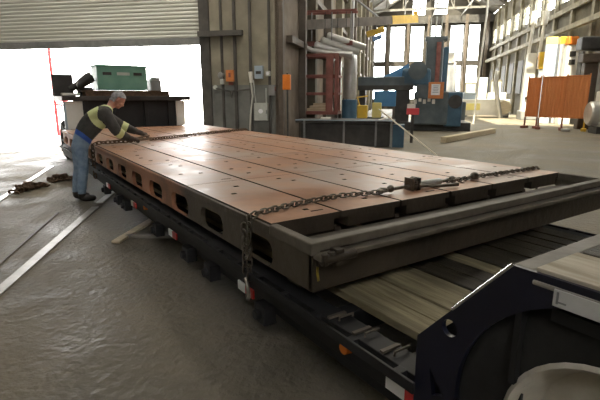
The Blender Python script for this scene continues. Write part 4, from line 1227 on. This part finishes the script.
# ------------------------------------------------------------------ the worker
def person():
    J = {}
    V = []
    E_ = []
    Rr = []
    def jv(k, p, r, par=None):
        J[k] = len(V)
        V.append(p); Rr.append(r if hasattr(r, '__len__') else (r, r))
        if par:
            E_.append((J[par], J[k]))
    Yc = 7.70
    jv('pel', (1.08, Yc, 0.93), (0.150, 0.150))
    jv('waist', (1.17, Yc, 1.04), (0.140, 0.150), 'pel')
    jv('chest', (1.33, Yc, 1.22), (0.165, 0.185), 'waist')
    jv('uchest', (1.45, Yc, 1.345), (0.135, 0.165), 'chest')
    jv('neck', (1.575, Yc, 1.435), 0.062, 'uchest')
    jv('skull', (1.655, Yc, 1.50), 0.066, 'neck')
    for s, k in ((-1, 'r'), (1, 'l')):
        jv('hip' + k, (1.085, Yc + 0.095 * s, 0.84), (0.105, 0.105), 'pel')
        jv('knee' + k, (1.09 if s < 0 else 1.06, Yc + 0.10 * s, 0.48), 0.072, 'hip' + k)
        jv('calf' + k, (1.055 if s < 0 else 1.02, Yc + 0.105 * s, 0.32), 0.068, 'knee' + k)
        jv('ank' + k, (1.03 if s < 0 else 0.98, Yc + 0.11 * s, 0.10), 0.050, 'calf' + k)
        jv('heel' + k, (1.02 if s < 0 else 0.97, Yc + 0.11 * s, 0.05), 0.048, 'ank' + k)
        jv('ball' + k, (1.15 if s < 0 else 1.10, Yc + 0.13 * s, 0.045), 0.046, 'heel' + k)
        jv('toe' + k, (1.23 if s < 0 else 1.18, Yc + 0.135 * s, 0.038), 0.036, 'ball' + k)
    # shoulders, arms
    jv('shr', (1.47, Yc - 0.185, 1.325), 0.098, 'uchest')
    jv('uar', (1.53, Yc - 0.235, 1.20), 0.084, 'shr')
    jv('elr', (1.60, Yc - 0.25, 1.06), 0.076, 'uar')
    jv('far', (1.71, Yc - 0.22, 0.985), 0.060, 'elr')
    jv('wrr', (1.825, Yc - 0.18, 0.935), 0.036, 'far')
    jv('pmr', (1.875, Yc - 0.165, 0.925), 0.038, 'wrr')
    jv('shl', (1.50, Yc + 0.185, 1.345), 0.085, 'uchest')
    jv('ual', (1.62, Yc + 0.225, 1.24), 0.084, 'shl')
    jv('ell', (1.77, Yc + 0.235, 1.13), 0.076, 'ual')
    jv('fal', (1.91, Yc + 0.205, 1.06), 0.060, 'ell')
    jv('wrl', (2.06, Yc + 0.165, 0.995), 0.036, 'fal')
    jv('pml', (2.115, Yc + 0.15, 0.975), 0.038, 'wrl')
    me = bpy.data.meshes.new('person')
    me.from_pydata(V, E_, [])
    o = bpy.data.objects.new('person', me)
    COL.objects.link(o)
    sk = o.modifiers.new('skin', 'SKIN')
    for i, r in enumerate(Rr):
        me.skin_vertices[0].data[i].radius = r
    me.skin_vertices[0].data[0].use_root = True
    sb = o.modifiers.new('sub', 'SUBSURF'); sb.levels = 2; sb.render_levels = 2
    bpy.context.view_layer.update()
    dg = bpy.context.evaluated_depsgraph_get()
    base = bpy.data.meshes.new_from_object(o.evaluated_get(dg))
    bpy.data.objects.remove(o)
    b = MB()
    b.bm.from_mesh(base)
    # head: forward axis f (face direction), up axis u along the crown
    hc = Vector((1.715, Yc, 1.545))
    f = Vector((0.74, -0.10, -0.62)).normalized()
    sd_ = Vector((0.1, 1, 0)); sd_ = (sd_ - f * sd_.dot(f)).normalized()
    up = f.cross(sd_)
    if up.z < 0:
        up = -up
    HM = Matrix((( f.x, sd_.x, up.x), (f.y, sd_.y, up.y), (f.z, sd_.z, up.z)))
    def hp(a, c, d):
        return hc + HM @ Vector((a, c, d))
    def hball(c, r, n=16):
        b.ball((0, 0, 0), [q * 1.08 for q in r], n, Matrix.Translation(hp(*[q * 1.08 for q in c])) @ HM.to_4x4())
    hball((-0.005, 0, 0.02), (0.098, 0.078, 0.098))
    hball((0.028, 0, -0.055), (0.062, 0.058, 0.068))
    hball((0.062, 0, -0.092), (0.026, 0.030, 0.022))
    hball((0.096, 0, -0.028), (0.020, 0.013, 0.024))
    hball((0.088, 0, -0.006), (0.014, 0.010, 0.03))
    hball((0.086, 0, -0.068), (0.010, 0.024, 0.010))
    for s in (-1, 1):
        hball((-0.005, 0.079 * s, -0.015), (0.020, 0.010, 0.032))
        hball((0.078, 0.028 * s, 0.018), (0.014, 0.020, 0.009))
        hball((0.062, 0.042 * s, -0.035), (0.025, 0.022, 0.024))
    b.tube([tuple(hp(-0.04, 0, -0.05)), (1.60, Yc, 1.45)], 0.062, 12)
    # hands: curled fingers of unequal length around the binder bar
    for pm, dx, th in (((1.875, Yc - 0.165, 0.925), Vector((0.80, 0.35, -0.25)), 1), ((2.115, Yc + 0.15, 0.975), Vector((0.82, -0.12, -0.40)), -1)):
        pm = Vector(pm)
        fd = dx.normalized()
        ac = Vector((-fd.y, fd.x, 0)).normalized()
        dn = Vector((0, 0, -1))
        b.ball(pm + fd * 0.015, (0.042, 0.046, 0.026), 12)
        for k, ln in enumerate((0.026, 0.030, 0.028, 0.022)):
            p0 = pm + ac * (0.030 - 0.020 * k) + fd * 0.03
            p1 = p0 + fd * ln * 1.15
            p2 = p1 + fd * ln * 0.55 + dn * ln * 0.75
            p3 = p2 - fd * ln * 0.30 + dn * ln * 0.70
            b.tube([p0, p1, p2, p3], [0.0105, 0.0105, 0.0095, 0.008], 8)
        q0 = pm + ac * 0.030 * th
        b.tube([q0, q0 + ac * 0.025 * th + fd * 0.02 + dn * 0.012, q0 + ac * 0.018 * th + fd * 0.05 + dn * 0.03], [0.013, 0.012, 0.009], 8)
    bmesh.ops.recalc_face_normals(b.bm, faces=b.bm.faces)
    body = b.obj('person', 'skin', smooth=True)
    rm = body.modifiers.new('merge', 'REMESH')
    rm.mode = 'VOXEL'; rm.voxel_size = 0.0085; rm.use_smooth_shade = True
    sm = body.modifiers.new('soft', 'SMOOTH'); sm.factor = 0.5; sm.iterations = 2
    bpy.context.view_layer.update()
    dg = bpy.context.evaluated_depsgraph_get()
    full = bpy.data.meshes.new_from_object(body.evaluated_get(dg))
    bpy.data.objects.remove(body)
    full.materials.clear()
    full.materials.append(M['skin'])
    body = bpy.data.objects.new('person', full)
    COL.objects.link(body)
    tag(body, 'grey-haired person in dark jacket, lime hi-vis straps and jeans bending over the plate', 'person')
    shr, shl = Vector((1.47, Yc - 0.185, 1.325)), Vector((1.50, Yc + 0.185, 1.345))
    segs = [('r', [V[J[k]] for k in ('shr', 'uar', 'elr', 'far', 'wrr', 'pmr')]), ('l', [V[J[k]] for k in ('shl', 'ual', 'ell', 'fal', 'wrl', 'pml')])]
    def armpos(p):
        """(distance to the arm line, fraction along it 0..1)"""
        best = (9, 0)
        for _, ch_ in segs:
            tot = sum((Vector(ch_[i + 1]) - Vector(ch_[i])).length for i in range(len(ch_) - 1))
            acc = 0
            for i in range(len(ch_) - 1):
                a, c = Vector(ch_[i]), Vector(ch_[i + 1])
                L_ = (c - a).length
                tt = max(0, min(1, (p - a).dot(c - a) / (L_ * L_)))
                dd = (p - (a + (c - a) * tt)).length
                if dd < best[0]:
                    best = (dd, (acc + tt * L_) / tot)
                acc += L_
        return best
    ax = (Vector((1.575, Yc, 1.435)) - Vector((1.08, Yc, 0.93))).normalized()
    pel = Vector((1.08, Yc, 0.93))
    def torso_t(p):
        return (p - pel).dot(ax)
    def is_arm(p):
        d, s = armpos(p)
        return d < 0.115 and (s > 0.10)
    def is_head(p):
        return torso_t(p) > 0.665 and (p - hc).length < 0.24 and not is_arm(p) or (p - hc).length < 0.14
    def region(p):
        if is_head(p):
            q = HM.transposed() @ (p - hc)
            if q.z > 0.035 + max(0, q.x) * 0.55 or (q.x < -0.025 and q.z > -0.075 and not (abs(q.y) > 0.074 and q.x > -0.03)):
                return ('hair',)
            if torso_t(p) < 0.68 and q.x < 0.0:
                return ('collar',)
            return ('skin',)
        d, s = armpos(p)
        arm = is_arm(p)
        if arm and s > 0.82:
            return ('glove',)
        if arm:
            return ('band',) if 0.50 < s < 0.63 else ('jacket',)
        if p.z < 0.125:
            return ('boot',)
        tt = torso_t(p)
        if tt < 0.055:
            return ('jeans',)
        if tt < 0.125 and abs(p.x - 1.12) < 0.3:
            return ('shirt',)
        sh = shr if p.y < Yc else shl
        e = p - sh
        rr_ = math.hypot(e.x, e.z)
        if 0.115 < rr_ < 0.225 and abs(p.y - Yc) > 0.03 and tt > 0.16:
            return ('vest',)
        if 0.20 < tt < 0.25:
            return ('jacket',)
        return ('jacket',)
    groups = {}
    for pg in full.polygons:
        r = region(pg.center)[0]
        if r in ('boot', 'glove', 'band', 'vest'):
            r += '-r' if pg.center.y < Yc else '-l'
        groups.setdefault(r, []).append(pg.index)
    spec = {'hair': ('hair', 'hair', 0.010), 'jeans': ('jeans', 'jeans', 0.010), 'shirt': ('shirt_hem', 'shirt', 0.008), 'jacket': ('jacket', 'jacket', 0.012),
            'collar': ('collar', 'jacket', 0.012), 'vest': ('hi_vis_strap', 'hivis', 0.016), 'band': ('sleeve_band', 'hivis', 0.015), 'glove': ('glove', 'glove', 0.009), 'boot': ('boot', 'boot', 0.008)}
    labels = {'vest': 'lime hi-vis strap', 'band': 'lime sleeve band', 'shirt': 'blue shirt hem'}
    for r, idx in groups.items():
        r = r.split('-')[0]
        if r not in spec:
            continue
        nm, mm, off = spec[r]
        ids = {}
        vs, fs = [], []
        for i in idx:
            fc = []
            for vi in full.polygons[i].vertices:
                if vi not in ids:
                    ids[vi] = len(vs)
                    v_ = full.vertices[vi]
                    vs.append(v_.co + v_.normal * off)
                fc.append(ids[vi])
            fs.append(fc)
        me = bpy.data.meshes.new(nm)
        me.from_pydata(vs, [], fs)
        me.materials.append(M[mm])
        me.polygons.foreach_set('use_smooth', [True] * len(me.polygons))
        o = bpy.data.objects.new(nm, me)
        COL.objects.link(o)
        o.parent = body
        so = o.modifiers.new('cloth', 'SOLIDIFY')
        so.thickness = off + 0.004
        so.offset = -1
        if r in labels:
            o['label'] = labels[r]
    # eyes: small dark balls under the brow
    for s in (-1, 1):
        e = MB().ball(hp(0.076, 0.030 * s, -0.004), 0.011, 8).obj('eye', 'dark_iron', body, smooth=True)
    return body
person()

# ------------------------------------------------------------------ unseen fill lamps, added to brighten door wall, bay and far hall
for k, (u, v) in enumerate(((-11.5, 10.5), (-7.2, 11.5), (-4.3, 11.8), (-1.0, 9.5), (5.6, 19.0), (1.0, 20.5))):
    t = hthing('added_fill_lamp', 'added fill lamp hung out of view under the roof', 'lamp', u, v, 9.6, group='added fill lamps')
    MB().lathe([(0.08, 0.35), (0.14, 0.2), (0.34, 0.0), (0.36, -0.02)], n=24).obj('shade', 'silver', t, smooth=True)
    MB().cyl((0, 0, 0.3), (0, 0, 1.9 if u < UL else 1.7), 0.03, n=8).obj('stem', 'mid_grey', t)
    MB().ball((0, 0, 0.03), 0.12, 14).obj('bulb', 'fill_lamp_glow', t, smooth=True)
    ld = bpy.data.lights.new('fill_lamp_light', 'AREA')
    ld.shape = 'DISK'; ld.size = 0.6; ld.energy = FILL_LAMP_W; ld.color = (1.0, 0.9, 0.74)
    lo = bpy.data.objects.new('fill_lamp_light', ld)
    COL.objects.link(lo)
    lo.parent = t
    lo.location = (0, 0, -0.06)
